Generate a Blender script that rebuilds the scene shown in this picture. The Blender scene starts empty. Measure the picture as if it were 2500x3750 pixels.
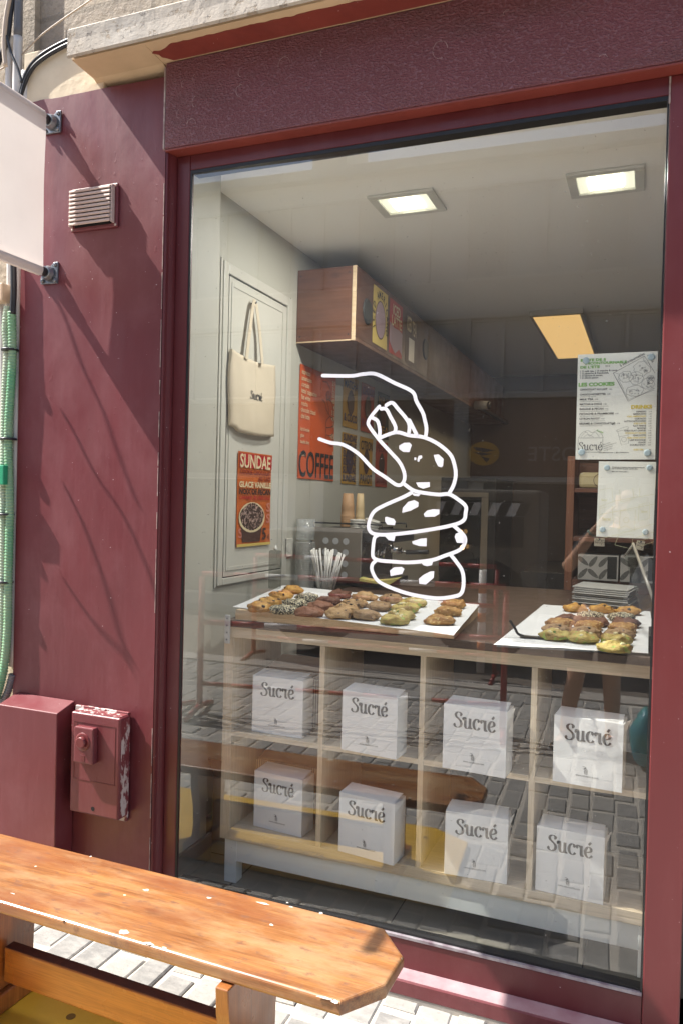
import bpy, bmesh, math, random
from mathutils import Vector, Matrix, Euler, noise as mnoise
R = math.radians
random.seed(11)
sc = bpy.context.scene
COL = sc.collection

# ------------------------------------------------------------------ camera (origin at the lens, street at z = -1.467)
F_PX, YAW, PITCH, ROLL = 2834.64, 0.378498, -0.0140621, 0.0250565
STREET, GLASS = -1.467, 2.25
def cam_axes():
    cy, sy = math.cos(YAW), math.sin(YAW)
    fwd, right, up = Vector((-sy, cy, 0)), Vector((cy, sy, 0)), Vector((0, 0, 1))
    cp, sp = math.cos(PITCH), math.sin(PITCH)
    f2, u2 = fwd*cp + up*sp, up*cp - fwd*sp
    cr, sr = math.cos(ROLL), math.sin(ROLL)
    return right*cr + u2*sr, u2*cr - right*sr, f2
CR, CU, CF = cam_axes()
cam = bpy.data.objects.new('Camera', bpy.data.cameras.new('Camera'))
COL.objects.link(cam)
m = Matrix.Identity(4)
for i in range(3):
    m[i][0], m[i][1], m[i][2] = CR[i], CU[i], -CF[i]
cam.matrix_world = m
cam.data.sensor_fit = 'HORIZONTAL'; cam.data.sensor_width = 24.0
cam.data.lens = 24.0*F_PX/2500.0
cam.data.clip_start, cam.data.clip_end = 0.02, 500
sc.camera = cam

# ------------------------------------------------------------------ light
SUN_TRAVEL = Vector((4.0, 1.0, -5.2)).normalized()
sun = bpy.data.objects.new('Sun', bpy.data.lights.new('Sun', 'SUN'))
COL.objects.link(sun)
sun.data.energy = 5.0; sun.data.angle = R(0.5); sun.data.color = (1.0, 0.955, 0.88)
sun.rotation_euler = SUN_TRAVEL.to_track_quat('-Z', 'Y').to_euler()
sun.location = (-6, -3, 9)
w = bpy.data.worlds.new('World'); sc.world = w; w.use_nodes = True
wn = w.node_tree
sky = wn.nodes.new('ShaderNodeTexSky'); sky.sky_type = 'NISHITA'; sky.sun_disc = False
sky.sun_elevation = R(51.8); sky.sun_rotation = R(256.0); sky.dust_density = 2.0
bg = wn.nodes['Background']; bg.inputs['Strength'].default_value = 0.12
wn.links.new(sky.outputs[0], bg.inputs['Color'])
sc.view_settings.view_transform = 'Standard'; sc.view_settings.look = 'None'
sc.view_settings.exposure = 1.27; sc.view_settings.gamma = 1.0
sc.render.engine = 'CYCLES'
sc.cycles.max_bounces = 10; sc.cycles.transparent_max_bounces = 24; sc.cycles.use_denoising = True
sc.cycles.diffuse_bounces = 5; sc.cycles.sample_clamp_indirect = 6.0

# ------------------------------------------------------------------ pixel -> point on a true plane (pixels of the 2500 x 3750 photograph)
def ray(px, py):
    return CR*((px-1250)/F_PX) - CU*((py-1875)/F_PX) + CF
def onY(px, py, Y): v = ray(px, py); return v*(Y/v.y)
def onX(px, py, X): v = ray(px, py); return v*(X/v.x)
def onZ(px, py, Z): v = ray(px, py); return v*(Z/v.z)
GT = 0.020                                                # the pane sits a little turned in its frame
def glass_y(x): return GLASS + 0.004 + GT*(x+0.72)
def on_glass(px, py, off=0.0):
    v = ray(px, py); k = (GLASS+0.004+GT*0.72+off)/(v.y - GT*v.x); return v*k
def crop(ox, oy, s): return lambda x, y: (ox+x/s, oy+y/s)
cA, cB, cD, cE = crop(700, 900, 1.96), crop(700, 1600, 1.96), crop(1050, 950, 2.851), crop(1700, 1650, 2.1778)
cF, cG, c1, c2 = crop(1500, 900, 1.568), crop(1500, 1700, 1.568), crop(700, 2250, 1.96), crop(1500, 2400, 1.568)
cT, cU = crop(0, 0, 3.36), crop(0, 950, 3.62)

# ------------------------------------------------------------------ mesh builder
class MB:
    def __init__(s): s.b = bmesh.new()
    def _add(s, vs, fs, smooth=False):
        V = [s.b.verts.new(v) for v in vs]; out = []
        for f in fs:
            try:
                fc = s.b.faces.new([V[i] for i in f]); fc.smooth = smooth; out.append(fc)
            except ValueError: pass
        return V, out
    def box(s, x0, x1, y0, y1, z0, z1, bev=0.0, seg=2, taper=None):
        vs = [(x0,y0,z0),(x1,y0,z0),(x1,y1,z0),(x0,y1,z0),(x0,y0,z1),(x1,y0,z1),(x1,y1,z1),(x0,y1,z1)]
        V, Fc = s._add(vs, [(0,3,2,1),(4,5,6,7),(0,1,5,4),(1,2,6,5),(2,3,7,6),(3,0,4,7)])
        if bev > 0:
            es = list({e for f in Fc for e in f.edges})
            bmesh.ops.bevel(s.b, geom=es, offset=bev, segments=seg, affect='EDGES', profile=0.5)
        return s
    def obox(s, c, ax, ay, az, hx, hy, hz, bev=0.0):
        c, ax, ay, az = Vector(c), Vector(ax).normalized(), Vector(ay).normalized(), Vector(az).normalized()
        vs = []
        for k in (-1, 1):
            for (i, j) in ((-1,-1),(1,-1),(1,1),(-1,1)):
                vs.append(c + ax*hx*i + ay*hy*j + az*hz*k)
        V, Fc = s._add(vs, [(0,3,2,1),(4,5,6,7),(0,1,5,4),(1,2,6,5),(2,3,7,6),(3,0,4,7)])
        if bev > 0:
            bmesh.ops.bevel(s.b, geom=list({e for f in Fc for e in f.edges}), offset=bev, segments=2, affect='EDGES', profile=0.5)
        return s
    def prism(s, pts, d, bev=0.0):                        # pts: 3D polygon, d: extrusion vector
        d = Vector(d); n = len(pts)
        vs = [Vector(p) for p in pts] + [Vector(p)+d for p in pts]
        fs = [tuple(range(n-1, -1, -1)), tuple(range(n, 2*n))] + [(i, (i+1) % n, n+(i+1) % n, n+i) for i in range(n)]
        V, Fc = s._add(vs, fs)
        if bev > 0:
            bmesh.ops.bevel(s.b, geom=list({e for f in Fc for e in f.edges}), offset=bev, segments=3, affect='EDGES', profile=0.5)
        bmesh.ops.recalc_face_normals(s.b, faces=s.b.faces[:])
        return s
    def quad(s, a, b, c, d): s._add([a, b, c, d], [(0, 1, 2, 3)]); return s
    def poly(s, pts): s._add(pts, [tuple(range(len(pts)))]); return s
    def tube(s, pts, r, n=10, caps=True, rib=None):
        pts = [Vector(p) for p in pts]; rings = []
        rr = r if isinstance(r, (list, tuple)) else [r]*len(pts)
        ref = None
        for i, p in enumerate(pts):
            t = (pts[min(i+1, len(pts)-1)] - pts[max(i-1, 0)]).normalized()
            if ref is None: ref = t.orthogonal().normalized()
            ref = (ref - t*ref.dot(t)).normalized(); q = t.cross(ref)
            rings.append([s.b.verts.new(p + (ref*math.cos(2*math.pi*k/n) + q*math.sin(2*math.pi*k/n))*rr[i]) for k in range(n)])
        for a, b in zip(rings, rings[1:]):
            for k in range(n):
                f = s.b.faces.new([a[k], a[(k+1) % n], b[(k+1) % n], b[k]]); f.smooth = True
        if caps:
            s.b.faces.new(rings[0][::-1]); s.b.faces.new(rings[-1])
        return s
    def lathe(s, c, axis, prof, n=20, smooth=True):       # prof: list of (radius, height along axis)
        c, axis = Vector(c), Vector(axis).normalized(); u = axis.orthogonal().normalized(); v = axis.cross(u); rings = []
        for (r, h) in prof:
            rings.append([s.b.verts.new(c + axis*h + (u*math.cos(2*math.pi*k/n) + v*math.sin(2*math.pi*k/n))*max(r, 1e-5)) for k in range(n)])
        for a, b in zip(rings, rings[1:]):
            for k in range(n):
                f = s.b.faces.new([a[k], a[(k+1) % n], b[(k+1) % n], b[k]]); f.smooth = smooth
        s.b.faces.new(rings[0][::-1]); s.b.faces.new(rings[-1])
        return s
    def ball(s, c, rx, ry, rz, nu=16, nv=10, jit=0.0, seed=0.0, mat=None):
        c = Vector(c); rows = []
        for j in range(nv+1):
            th = math.pi*j/nv
            row = []
            for i in range(nu):
                ph = 2*math.pi*i/nu
                d = Vector((math.sin(th)*math.cos(ph), math.sin(th)*math.sin(ph), math.cos(th)))
                k = 1 + jit*mnoise.noise(d*1.7 + Vector((seed, seed*.7, 0)))+ .5*jit*mnoise.noise(d*4 + Vector((0, seed, 3)))
                p = Vector((d.x*rx*k, d.y*ry*k, d.z*rz*k))
                if mat: p = mat @ p
                row.append(p + c)
            rows.append(row)
        R_ = [[s.b.verts.new(p) for p in row] for row in rows[1:-1]]
        top = s.b.verts.new(sum(rows[0], Vector())/nu); bot = s.b.verts.new(sum(rows[-1], Vector())/nu)
        for a, b in zip(R_, R_[1:]):
            for k in range(nu):
                f = s.b.faces.new([a[k], b[k], b[(k+1) % nu], a[(k+1) % nu]]); f.smooth = True
        for k in range(nu):
            f = s.b.faces.new([top, R_[0][k], R_[0][(k+1) % nu]]); f.smooth = True
            f = s.b.faces.new([bot, R_[-1][(k+1) % nu], R_[-1][k]]); f.smooth = True
        return s
    def ribbon(s, pts, wfun, lift=0.0, nrm=Vector((0, 0, 1)), thick=0.0, closed=False):   # flat stroke in a plane
        pts = [Vector(p) for p in pts]; n = len(pts); L, Rr = [], []
        for i, p in enumerate(pts):
            if closed: t = pts[(i+1) % n] - pts[i-1]
            else: t = pts[min(i+1, n-1)] - pts[max(i-1, 0)]
            if t.length < 1e-9: t = Vector((1, 0, 0))
            t.normalize(); q = nrm.cross(t)
            hw = wfun(t)/2
            L.append(s.b.verts.new(p + q*hw + nrm*lift)); Rr.append(s.b.verts.new(p - q*hw + nrm*lift))
        rng = range(n) if closed else range(n-1)
        for i in rng:
            j = (i+1) % n
            s.b.faces.new([Rr[i], Rr[j], L[j], L[i]])
        return s
    def done(s, name, mat, parent=None, M=None):
        me = bpy.data.meshes.new(name)
        if M is not None: bmesh.ops.transform(s.b, matrix=M, verts=s.b.verts[:])
        s.b.to_mesh(me); s.b.free()
        if parent is not None and not parent.get('_local'):
            me.transform(Matrix.Translation(-Vector(parent['_o'])))
        o = bpy.data.objects.new(name, me); COL.objects.link(o)
        if mat: me.materials.append(mat)
        if parent is not None: o.parent = parent
        o['_o'] = list(parent['_o']) if parent is not None and '_o' in parent else [0, 0, 0]
        if parent is not None and parent.get('_local'): o['_local'] = 1
        return o
def smooth_pts(P, k=6, closed=False):                     # Catmull-Rom
    P = [Vector(p) for p in P]; n = len(P); out = []
    rng = range(n) if closed else range(n-1)
    for i in rng:
        p0 = P[i-1] if (closed or i > 0) else P[0]; p1 = P[i]; p2 = P[(i+1) % n]
        p3 = P[(i+2) % n] if (closed or i+2 < n) else P[-1]
        for j in range(k):
            t = j/k
            out.append(0.5*((2*p1) + (p2-p0)*t + (2*p0-5*p1+4*p2-p3)*t*t + (3*p1-p0-3*p2+p3)*t**3))
    if not closed: out.append(P[-1])
    return out
def tag(o, label, cat, group=None, kind=None):
    o['label'] = label; o['category'] = cat
    if group: o['group'] = group
    if kind: o['kind'] = kind
    return o
def thing(name, label, cat, loc=(0, 0, 0), group=None):
    o = bpy.data.objects.new(name, None); COL.objects.link(o); o.empty_display_size = .05
    o.location = loc; o['_o'] = list(loc)
    return tag(o, label, cat, group)
def local_thing(name, label, cat, M, group=None):         # children are built in the thing's own axes
    o = bpy.data.objects.new(name, None); COL.objects.link(o); o.empty_display_size = .05
    o.matrix_world = M; o['_local'] = 1; o['_o'] = [0, 0, 0]
    return tag(o, label, cat, group)
def struct(o, label=None):
    o['kind'] = 'structure'
    if label: o['label'] = label
    return o
def copy_tree(o, parent=None):
    c = o.copy(); COL.objects.link(c)
    if parent is not None: c.parent = parent
    for ch in o.children: copy_tree(ch, c)
    return c
def frame(origin, u, v):
    u, v = Vector(u).normalized(), Vector(v).normalized(); n = u.cross(v).normalized(); v = n.cross(u)
    M = Matrix.Identity(4)
    for i in range(3): M[i][0], M[i][1], M[i][2], M[i][3] = u[i], v[i], n[i], origin[i]
    return M

# ------------------------------------------------------------------ materials
def lin(r, g, b):
    f = lambda c: ((c/255+.055)/1.055)**2.4 if c/255 > .04045 else c/255/12.92
    return (f(r), f(g), f(b))
class NT:
    def __init__(s, name):
        s.m = bpy.data.materials.new(name); s.m.use_nodes = True; s.t = s.m.node_tree
        s.p = s.t.nodes['Principled BSDF']; s.tc = None
    def n(s, kind, **kw):
        nd = s.t.nodes.new(kind)
        for k, v in kw.items():
            if k in nd.inputs: nd.inputs[k].default_value = v
            else: setattr(nd, k, v)
        return nd
    def l(s, a, b): s.t.links.new(a, b)
    def co(s, sx=1, sy=1, sz=1, rot=(0, 0, 0), loc=(0, 0, 0)):
        if s.tc is None: s.tc = s.n('ShaderNodeTexCoord')
        mp = s.n('ShaderNodeMapping'); mp.inputs['Scale'].default_value = (sx, sy, sz)
        mp.inputs['Rotation'].default_value = rot; mp.inputs['Location'].default_value = loc
        s.l(s.tc.outputs['Object'], mp.inputs['Vector']); return mp.outputs[0]
    def noise(s, scale, st=(1, 1, 1), detail=4, rough=.55, loc=(0, 0, 0)):
        nd = s.n('ShaderNodeTexNoise'); nd.inputs['Scale'].default_value = scale
        nd.inputs['Detail'].default_value = detail; nd.inputs['Roughness'].default_value = rough
        s.l(s.co(*st, loc=loc), nd.inputs['Vector']); return nd.outputs['Fac']
    def ramp(s, fac, stops, interp='LINEAR'):
        r = s.n('ShaderNodeValToRGB'); r.color_ramp.interpolation = interp
        while len(r.color_ramp.elements) < len(stops): r.color_ramp.elements.new(.5)
        for e, (p, c) in zip(r.color_ramp.elements, stops):
            e.position = p; e.color = (c, c, c, 1) if isinstance(c, (int, float)) else (*c, 1)
        s.l(fac, r.inputs[0]); return r.outputs[0]
    def mix(s, fac, a, b):
        x = s.n('ShaderNodeMix', data_type='RGBA')
        for sock, v in ((x.inputs[0], fac), (x.inputs[6], a), (x.inputs[7], b)):
            if hasattr(v, 'links'): s.l(v, sock)
            elif isinstance(v, (int, float)): sock.default_value = v
            else: sock.default_value = (*v, 1)
        return x.outputs[2]
    def bump(s, h, strength, dist=.01, prev=None):
        b = s.n('ShaderNodeBump'); b.inputs['Strength'].default_value = strength; b.inputs['Distance'].default_value = dist
        s.l(h, b.inputs['Height'])
        if prev is not None: s.l(prev, b.inputs['Normal'])
        return b.outputs[0]
    def set(s, color=None, rough=None, normal=None, **kw):
        for key, v in (('Base Color', color), ('Roughness', rough), ('Normal', normal)):
            if v is None: continue
            if hasattr(v, 'links'): s.l(v, s.p.inputs[key])
            elif isinstance(v, (int, float)): s.p.inputs[key].default_value = v
            else: s.p.inputs[key].default_value = (*v, 1)
        for k, v in kw.items():
            s.p.inputs[k.replace('_', ' ').title()].default_value = v
        return s.m
def plain(name, c1, c2=None, ns=6, st=(1, 1, 1), rough=.5, bump=0, bs=60, **kw):
    t = NT(name); c2 = c2 or tuple(x*.82 for x in c1)
    col = t.mix(t.ramp(t.noise(ns, st), [(.3, 0), (.7, 1)]), c1, c2)
    nrm = t.bump(t.noise(bs), bump, .004) if bump else None
    return t.set(col, rough, nrm, **kw)
def red_paint(name, c1, c2, c3, rough=.42, speck=.70, bump=.12):
    t = NT(name)
    col = t.mix(t.ramp(t.noise(2.2, (1, 1, .35), 5), [(.35, 0), (.7, 1)]), c1, c2)
    streak = t.ramp(t.noise(24, (1, 1, .12), 5, .7), [(.5, 0), (.85, .28)])
    mot = t.ramp(t.noise(3.5, (1, 1, .8), 6, .65, (4, 2, 1)), [(.5, 0), (.74, .42)]); col = t.mix(mot, col, c3)
    col = t.mix(streak, col, c3)
    sp = t.ramp(t.noise(120, (1, 1, 1), 1, .4), [(speck, 0), (speck+.03, 1)])
    col = t.mix(sp, col, (.55, .45, .45))
    n0 = t.bump(t.ramp(t.noise(46, (1, 1, .7), 2, .5, (2, 8, 1)), [(.68, 0), (.74, 1)]), bump*1.2, .003)
    n1 = t.bump(t.noise(35, (1, 1, .5), 5), bump, .006, n0)
    n2 = t.bump(t.noise(5, (1, 1, .5), 2), .25, .012, n1)
    r = t.ramp(t.noise(9, (1, 1, .4)), [(.3, rough-.08), (.75, rough+.12)])
    return t.set(col, r, n2)
def wood(name, cd, cm, cl, axis=0, sc_=1.0, rough=.45, knots=True, coat=0.0, bump=.08, chips=False):
    t = NT(name); st = [9*sc_]*3; st[axis] = .55*sc_
    g = t.noise(5, st, 6, .62)
    col = t.ramp(g, [(.28, cd), (.5, cm), (.74, cl)])
    fst = [60*sc_]*3; fst[axis] = 1.2*sc_
    fine = t.ramp(t.noise(6, fst, 2), [(.42, .0), (.7, .55)])
    col = t.mix(fine, col, tuple(c*(.5 if chips else .62) for c in cd))
    st2 = [2.2*sc_]*3; st2[axis] = .8*sc_
    blot = t.ramp(t.noise(2.2, st2, 3), [(.4, 0), (.72, .55)])
    col = t.mix(blot, col, cd)
    if knots:
        v = t.n('ShaderNodeTexVoronoi'); v.inputs['Scale'].default_value = 3.1*sc_
        kst = [1.9]*3; kst[axis] = 1.1
        t.l(t.co(*kst, loc=(.31, .2, .4)), v.inputs['Vector'])
        col = t.mix(t.ramp(v.outputs['Distance'], [(.03, .9), (.12, 0)]), col, tuple(c*.3 for c in cd))
    if chips:
        ch = t.ramp(t.noise(26, (1, 1.6, 1), 2, .5, (3, 1, 0)), [(.785, 0), (.795, 1)])
        col = t.mix(ch, col, (.75, .68, .58))
        wr = t.ramp(t.noise(5, (.6, 2.0, 1), 6, .7, (7, 2, 0)), [(.46, 0), (.62, .7)])
        col = t.mix(wr, col, (.35, .21, .105))
        rd = t.ramp(t.noise(3.4, (.7, 2.6, 1), 4, .6, (2, 9, 0)), [(.48, 0), (.64, .75)])
        col = t.mix(rd, col, (.19, .058, .02))
        dk = t.ramp(t.noise(17, (1.2, 2.2, 1), 4, .7, (1, 5, 0)), [(.57, 0), (.70, .8)])
        col = t.mix(dk, col, (.16, .075, .045))
    nrm = t.bump(t.noise(6, fst, 2), bump, .004)
    rr = t.ramp(t.noise(8, (1, 1, 1), 3), [(.3, rough-.1), (.7, rough+.12)])
    return t.set(col, rr, nrm, Coat_Weight=coat, Coat_Roughness=.28)

PURPLE = red_paint('oxblood_paint', (.158, .030, .036), (.128, .026, .031), (.24, .09, .10), speck=.80)
FRAME = red_paint('oxblood_frame', (.125, .022, .024), (.105, .019, .022), (.17, .055, .06), rough=.36, speck=.79, bump=.05)
POST = red_paint('oxblood_post', (.155, .027, .028), (.135, .024, .026), (.19, .055, .058), rough=.38, speck=.79, bump=.05)
def fascia_mat():
    t = NT('stippled_oxblood')
    h = t.noise(190, (.62, 1, 1.0), 3, .6)
    ht = t.ramp(h, [(.34, 0), (.66, 1)])
    big = t.ramp(t.noise(2.6, (1, 1, 1.6), 5, .65), [(.36, 0), (.68, 1)])
    col = t.mix(big, (.150, .038, .044), (.190, .050, .060))
    fl = t.ramp(h, [(.50, 0), (.68, .6)])
    col = t.mix(fl, col, (.27, .15, .175))
    dirt = t.ramp(t.noise(5, (.5, 1, 1.4), 6, .7, (3, 1, 2)), [(.55, 0), (.75, .5)])
    col = t.mix(dirt, col, (.085, .035, .028))
    return t.set(col, .40, t.bump(ht, .75, .005, t.bump(t.noise(7), .15, .012)))
FASCIA = fascia_mat()
LEDGE = plain('dusty_ledge', (.40, .27, .28), (.30, .15, .17), 14, (1, 1, 1), rough=.6, bump=.1)
SCRAPE = plain('pale_scrape', (.42, .31, .28), (.28, .16, .16), 120, rough=.8)
SOFFIT = red_paint('red_soffit', (.20, .036, .026), (.165, .03, .022), (.3, .06, .04), rough=.5, speck=.78)
BLACK = plain('black_rubber', (.012, .012, .013), rough=.45)
BEAD = plain('worn_bead', (.42, .40, .42), (.2, .14, .17), 30, rough=.4, metallic=.35)
CHIPLINE = plain('bare_edge', (.5, .42, .36), (.22, .12, .12), 40, rough=.7)
def stone_mat(name, c1, c2, cj, bw=.62, bh=.27, joint=.012):
    t = NT(name)
    br = t.n('ShaderNodeTexBrick'); br.inputs['Scale'].default_value = 1
    br.inputs['Brick Width'].default_value = bw; br.inputs['Row Height'].default_value = bh
    br.inputs['Mortar Size'].default_value = joint; br.inputs['Mortar Smooth'].default_value = .4
    br.inputs['Color1'].default_value = (*c1, 1); br.inputs['Color2'].default_value = (*c2, 1); br.inputs['Mortar'].default_value = (*cj, 1)
    t.l(t.co(1, 1, 1, rot=(R(-90), 0, 0), loc=(.15, .02, 0)), br.inputs['Vector'])
    col = t.mix(t.ramp(t.noise(5, (1, 1, 1), 6, .65), [(.35, 0), (.7, .7)]), br.outputs['Color'], tuple(c*.55 for c in c1))
    col = t.mix(t.ramp(t.noise(45, (1, 1, 1), 3), [(.55, 0), (.8, .6)]), col, tuple(c*.5 for c in c2))
    n1 = t.bump(t.noise(28, (1, 1, 1), 6, .7), .5, .02)
    n2 = t.bump(br.outputs['Fac'], -.5, .01, n1)
    return t.set(col, .85, n2)
STONE = stone_mat('limestone_blocks', (.50, .41, .30), (.36, .30, .24), (.30, .25, .19))
def peeling():
    t = NT('peeling_cream_paint')
    a = t.noise(22, (1, 1, 1.3), 8, .72)
    col = t.mix(t.ramp(t.noise(4, (1, 1, 1), 5), [(.35, 0), (.7, .8)]), (.52, .47, .40), (.44, .37, .29))
    col = t.mix(t.ramp(a, [(.585, 0), (.60, 1)]), col, (.36, .29, .215))
    col = t.mix(t.ramp(t.noise(30, (1, 1, 1), 6, .75, (5, 2, 3)), [(.575, 0), (.64, .9)]), col, (.14, .12, .105))
    col = t.mix(t.ramp(t.noise(6, (1.5, 1, .25), 5, .7, (1, 7, 3)), [(.52, 0), (.75, .5)]), col, (.22, .20, .175))
    n = t.bump(t.ramp(a, [(.56, 1), (.62, 0)]), .6, .008)
    return t.set(col, .85, t.bump(t.noise(48, (1, 1, 1), 6, .7), .45, .006, n))
PEEL = peeling()
CREAM = plain('cream_limewash', (.60, .44, .27), (.50, .36, .22), 7, rough=.8, bump=.25, bs=40)
PLASTER = plain('rough_cream_plaster', (.74, .62, .45), (.64, .53, .38), 9, rough=.9, bump=.7, bs=28)
WHITEPIPE = plain('pale_pvc', (.62, .60, .58), (.52, .50, .48), 6, rough=.4)
GREYPIPE = plain('grey_pvc', (.16, .165, .175), (.12, .12, .13), 6, rough=.4)
GREEN = plain('green_corrugated', (.10, .34, .17), (.27, .40, .25), 9, (1, 1, .6), rough=.45)
GREEN2 = plain('faded_green_corrugated', (.30, .42, .28), (.42, .46, .36), 12, (1, 1, .6), rough=.5)
GREENBOX = plain('green_plastic', (.03, .36, .18), rough=.4)
CABLE = plain('black_cable', (.018, .018, .022), rough=.4)
BEIGECABLE = plain('beige_cable', (.50, .40, .31), rough=.5)
BEIGEBOX = plain('beige_box', (.62, .47, .33), (.5, .37, .26), rough=.5)
STEEL = plain('dull_steel', (.33, .35, .38), (.18, .19, .2), 30, rough=.38, metallic=.8)
DARKMETAL = plain('black_metal', (.02, .02, .022), (.05, .05, .055), 30, rough=.38, metallic=.4)
VENT = red_paint('dusty_vent_paint', (.46, .33, .29), (.56, .44, .39), (.62, .53, .47), rough=.6, speck=.8)
DARKHOLE = plain('dark_void', (.01, .008, .008), rough=.9)
def meter_side():
    t = NT('chipped_oxblood')
    a = t.noise(26, (1, 1, .35), 6, .7)
    col = t.mix(t.ramp(a, [(.50, 0), (.53, 1)]), (.16, .03, .035), (.50, .43, .40))
    return t.set(col, .5, t.bump(a, .2, .004))
CHIPPED = meter_side()
def cloth_mat():
    t = NT('banner_cloth')
    col = t.mix(t.ramp(t.noise(3.5), [(.35, 0), (.7, 1)]), (.74, .68, .64), (.68, .62, .58))
    d = t.n('ShaderNodeBsdfDiffuse'); tr = t.n('ShaderNodeBsdfTranslucent'); mx = t.n('ShaderNodeMixShader'); mx.inputs[0].default_value = .26
    t.l(col, d.inputs['Color']); t.l(col, tr.inputs['Color']); t.l(d.outputs[0], mx.inputs[1]); t.l(tr.outputs[0], mx.inputs[2])
    t.l(mx.outputs[0], t.t.nodes['Material Output'].inputs['Surface']); return t.m
CLOTH = cloth_mat()
BENCH = wood('varnished_pine', (.165, .058, .018), (.32, .132, .039), (.45, .212, .068), 0, 1.0, .36, True, .35, .12, True)
CHIP = plain('white_paint_chip', (.62, .58, .52), (.50, .44, .36), 60, rough=.7)
BENCHEND = wood('varnished_pine_end', (.20, .065, .018), (.34, .12, .03), (.42, .165, .042), 2, 1.0, .34, False, .35)
RAIL = wood('varnished_rail', (.27, .09, .022), (.40, .15, .035), (.46, .19, .05), 0, .8, .3, False, .4)
RAILTOP = plain('dark_rail_top', (.085, .035, .028), (.12, .05, .04), 40, rough=.75, bump=.3, bs=120)
YELLOW = plain('yellow_road_plate', (.60, .36, .03), (.50, .30, .03), 5, rough=.5, bump=.15, bs=120)
def paver_mat():
    t = NT('pale_cobble'); geo = t.n('ShaderNodeNewGeometry')
    col = t.ramp(geo.outputs['Random Per Island'], [(0, (.19, .186, .18)), (.4, (.265, .257, .245)), (.75, (.30, .287, .265)), (1, (.225, .218, .208))])
    a = t.noise(14, (1, 2.2, 1), 6, .7)
    col = t.mix(t.ramp(a, [(.42, 0), (.7, .6)]), col, (.40, .385, .36))
    col = t.mix(t.ramp(t.noise(60, (1, 1, 1), 3), [(.6, 0), (.75, .5)]), col, (.12, .115, .11))
    return t.set(col, .75, t.bump(a, .5, .006, t.bump(t.noise(70), .3, .003)))
PAVER = paver_mat()
MORTAR = plain('sandy_mortar', (.50, .47, .42), (.40, .37, .33), 20, rough=.95, bump=.6, bs=90)
DIRT = plain('dusty_road', (.17, .14, .115), (.11, .09, .075), 3, rough=.95, bump=.4, bs=30)
KERB = plain('kerb_stone', (.40, .37, .33), (.33, .30, .27), 8, rough=.85, bump=.3)

def glass_mat(front):
    t = NT('window_glass' if front else 'window_glass_back'); nt = t.t; out = nt.nodes['Material Output']
    tr = t.n('ShaderNodeBsdfTransparent'); tr.inputs['Color'].default_value = (.955, .968, .958, 1) if front else (.985, .99, .985, 1)
    if not front:
        t.l(tr.outputs[0], out.inputs['Surface']); return t.m
    gl = t.n('ShaderNodeBsdfGlossy'); gl.inputs['Roughness'].default_value = 0.0
    geo = t.n('ShaderNodeNewGeometry'); dot = t.n('ShaderNodeVectorMath', operation='DOT_PRODUCT')
    t.l(geo.outputs['Normal'], dot.inputs[0]); t.l(geo.outputs['Incoming'], dot.inputs[1])
    ab = t.n('ShaderNodeMath', operation='ABSOLUTE'); t.l(dot.outputs['Value'], ab.inputs[0])
    om = t.n('ShaderNodeMath', operation='SUBTRACT'); om.inputs[0].default_value = 1; t.l(ab.outputs[0], om.inputs[1])
    pw = t.n('ShaderNodeMath', operation='POWER'); t.l(om.outputs[0], pw.inputs[0]); pw.inputs[1].default_value = 5
    ma = t.n('ShaderNodeMath', operation='MULTIPLY_ADD'); t.l(pw.outputs[0], ma.inputs[0]); ma.inputs[1].default_value = .87; ma.inputs[2].default_value = .132
    mx = t.n('ShaderNodeMixShader'); t.l(ma.outputs[0], mx.inputs[0]); t.l(tr.outputs[0], mx.inputs[1]); t.l(gl.outputs[0], mx.inputs[2])
    # a thin film of dust with specks
    df = t.n('ShaderNodeBsdfDiffuse'); df.inputs['Color'].default_value = (.7, .68, .62, 1)
    sp = t.ramp(t.noise(170, (1, 1, 1), 1, .5), [(.775, 0), (.79, .4)])
    fl = t.ramp(t.noise(3, (1, 1, 1), 4), [(.3, .010), (.75, .026)])
    ad = t.n('ShaderNodeMath', operation='ADD'); t.l(sp, ad.inputs[0]); t.l(fl, ad.inputs[1])
    m2 = t.n('ShaderNodeMixShader'); t.l(ad.outputs[0], m2.inputs[0]); t.l(mx.outputs[0], m2.inputs[1]); t.l(df.outputs[0], m2.inputs[2])
    t.l(m2.outputs[0], out.inputs['Surface']); return t.m
GLASSF, GLASSB = glass_mat(True), glass_mat(False)
def clear_mat(name, tint, fac=.12, rough=.05):
    t = NT(name); out = t.t.nodes['Material Output']
    tr = t.n('ShaderNodeBsdfTransparent'); tr.inputs['Color'].default_value = (*tint, 1)
    gl = t.n('ShaderNodeBsdfGlossy'); gl.inputs['Roughness'].default_value = rough
    mx = t.n('ShaderNodeMixShader'); mx.inputs[0].default_value = fac
    t.l(tr.outputs[0], mx.inputs[1]); t.l(gl.outputs[0], mx.inputs[2]); t.l(mx.outputs[0], out.inputs['Surface']); return t.m
ACRYLIC = clear_mat('clear_plastic', (.80, .82, .82), .10)
def frosted(name, c, a=.30):
    t = NT(name); out = t.t.nodes['Material Output']
    tr = t.n('ShaderNodeBsdfTransparent'); tr.inputs['Color'].default_value = (.93, .94, .93, 1)
    df = t.n('ShaderNodeBsdfDiffuse'); df.inputs['Color'].default_value = (*c, 1)
    gl = t.n('ShaderNodeBsdfGlossy'); gl.inputs['Roughness'].default_value = .08
    m1 = t.n('ShaderNodeMixShader'); m1.inputs[0].default_value = a; m2 = t.n('ShaderNodeMixShader'); m2.inputs[0].default_value = .10
    t.l(tr.outputs[0], m1.inputs[1]); t.l(df.outputs[0], m1.inputs[2]); t.l(m1.outputs[0], m2.inputs[1]); t.l(gl.outputs[0], m2.inputs[2]); t.l(m2.outputs[0], out.inputs['Surface']); return t.m
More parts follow.
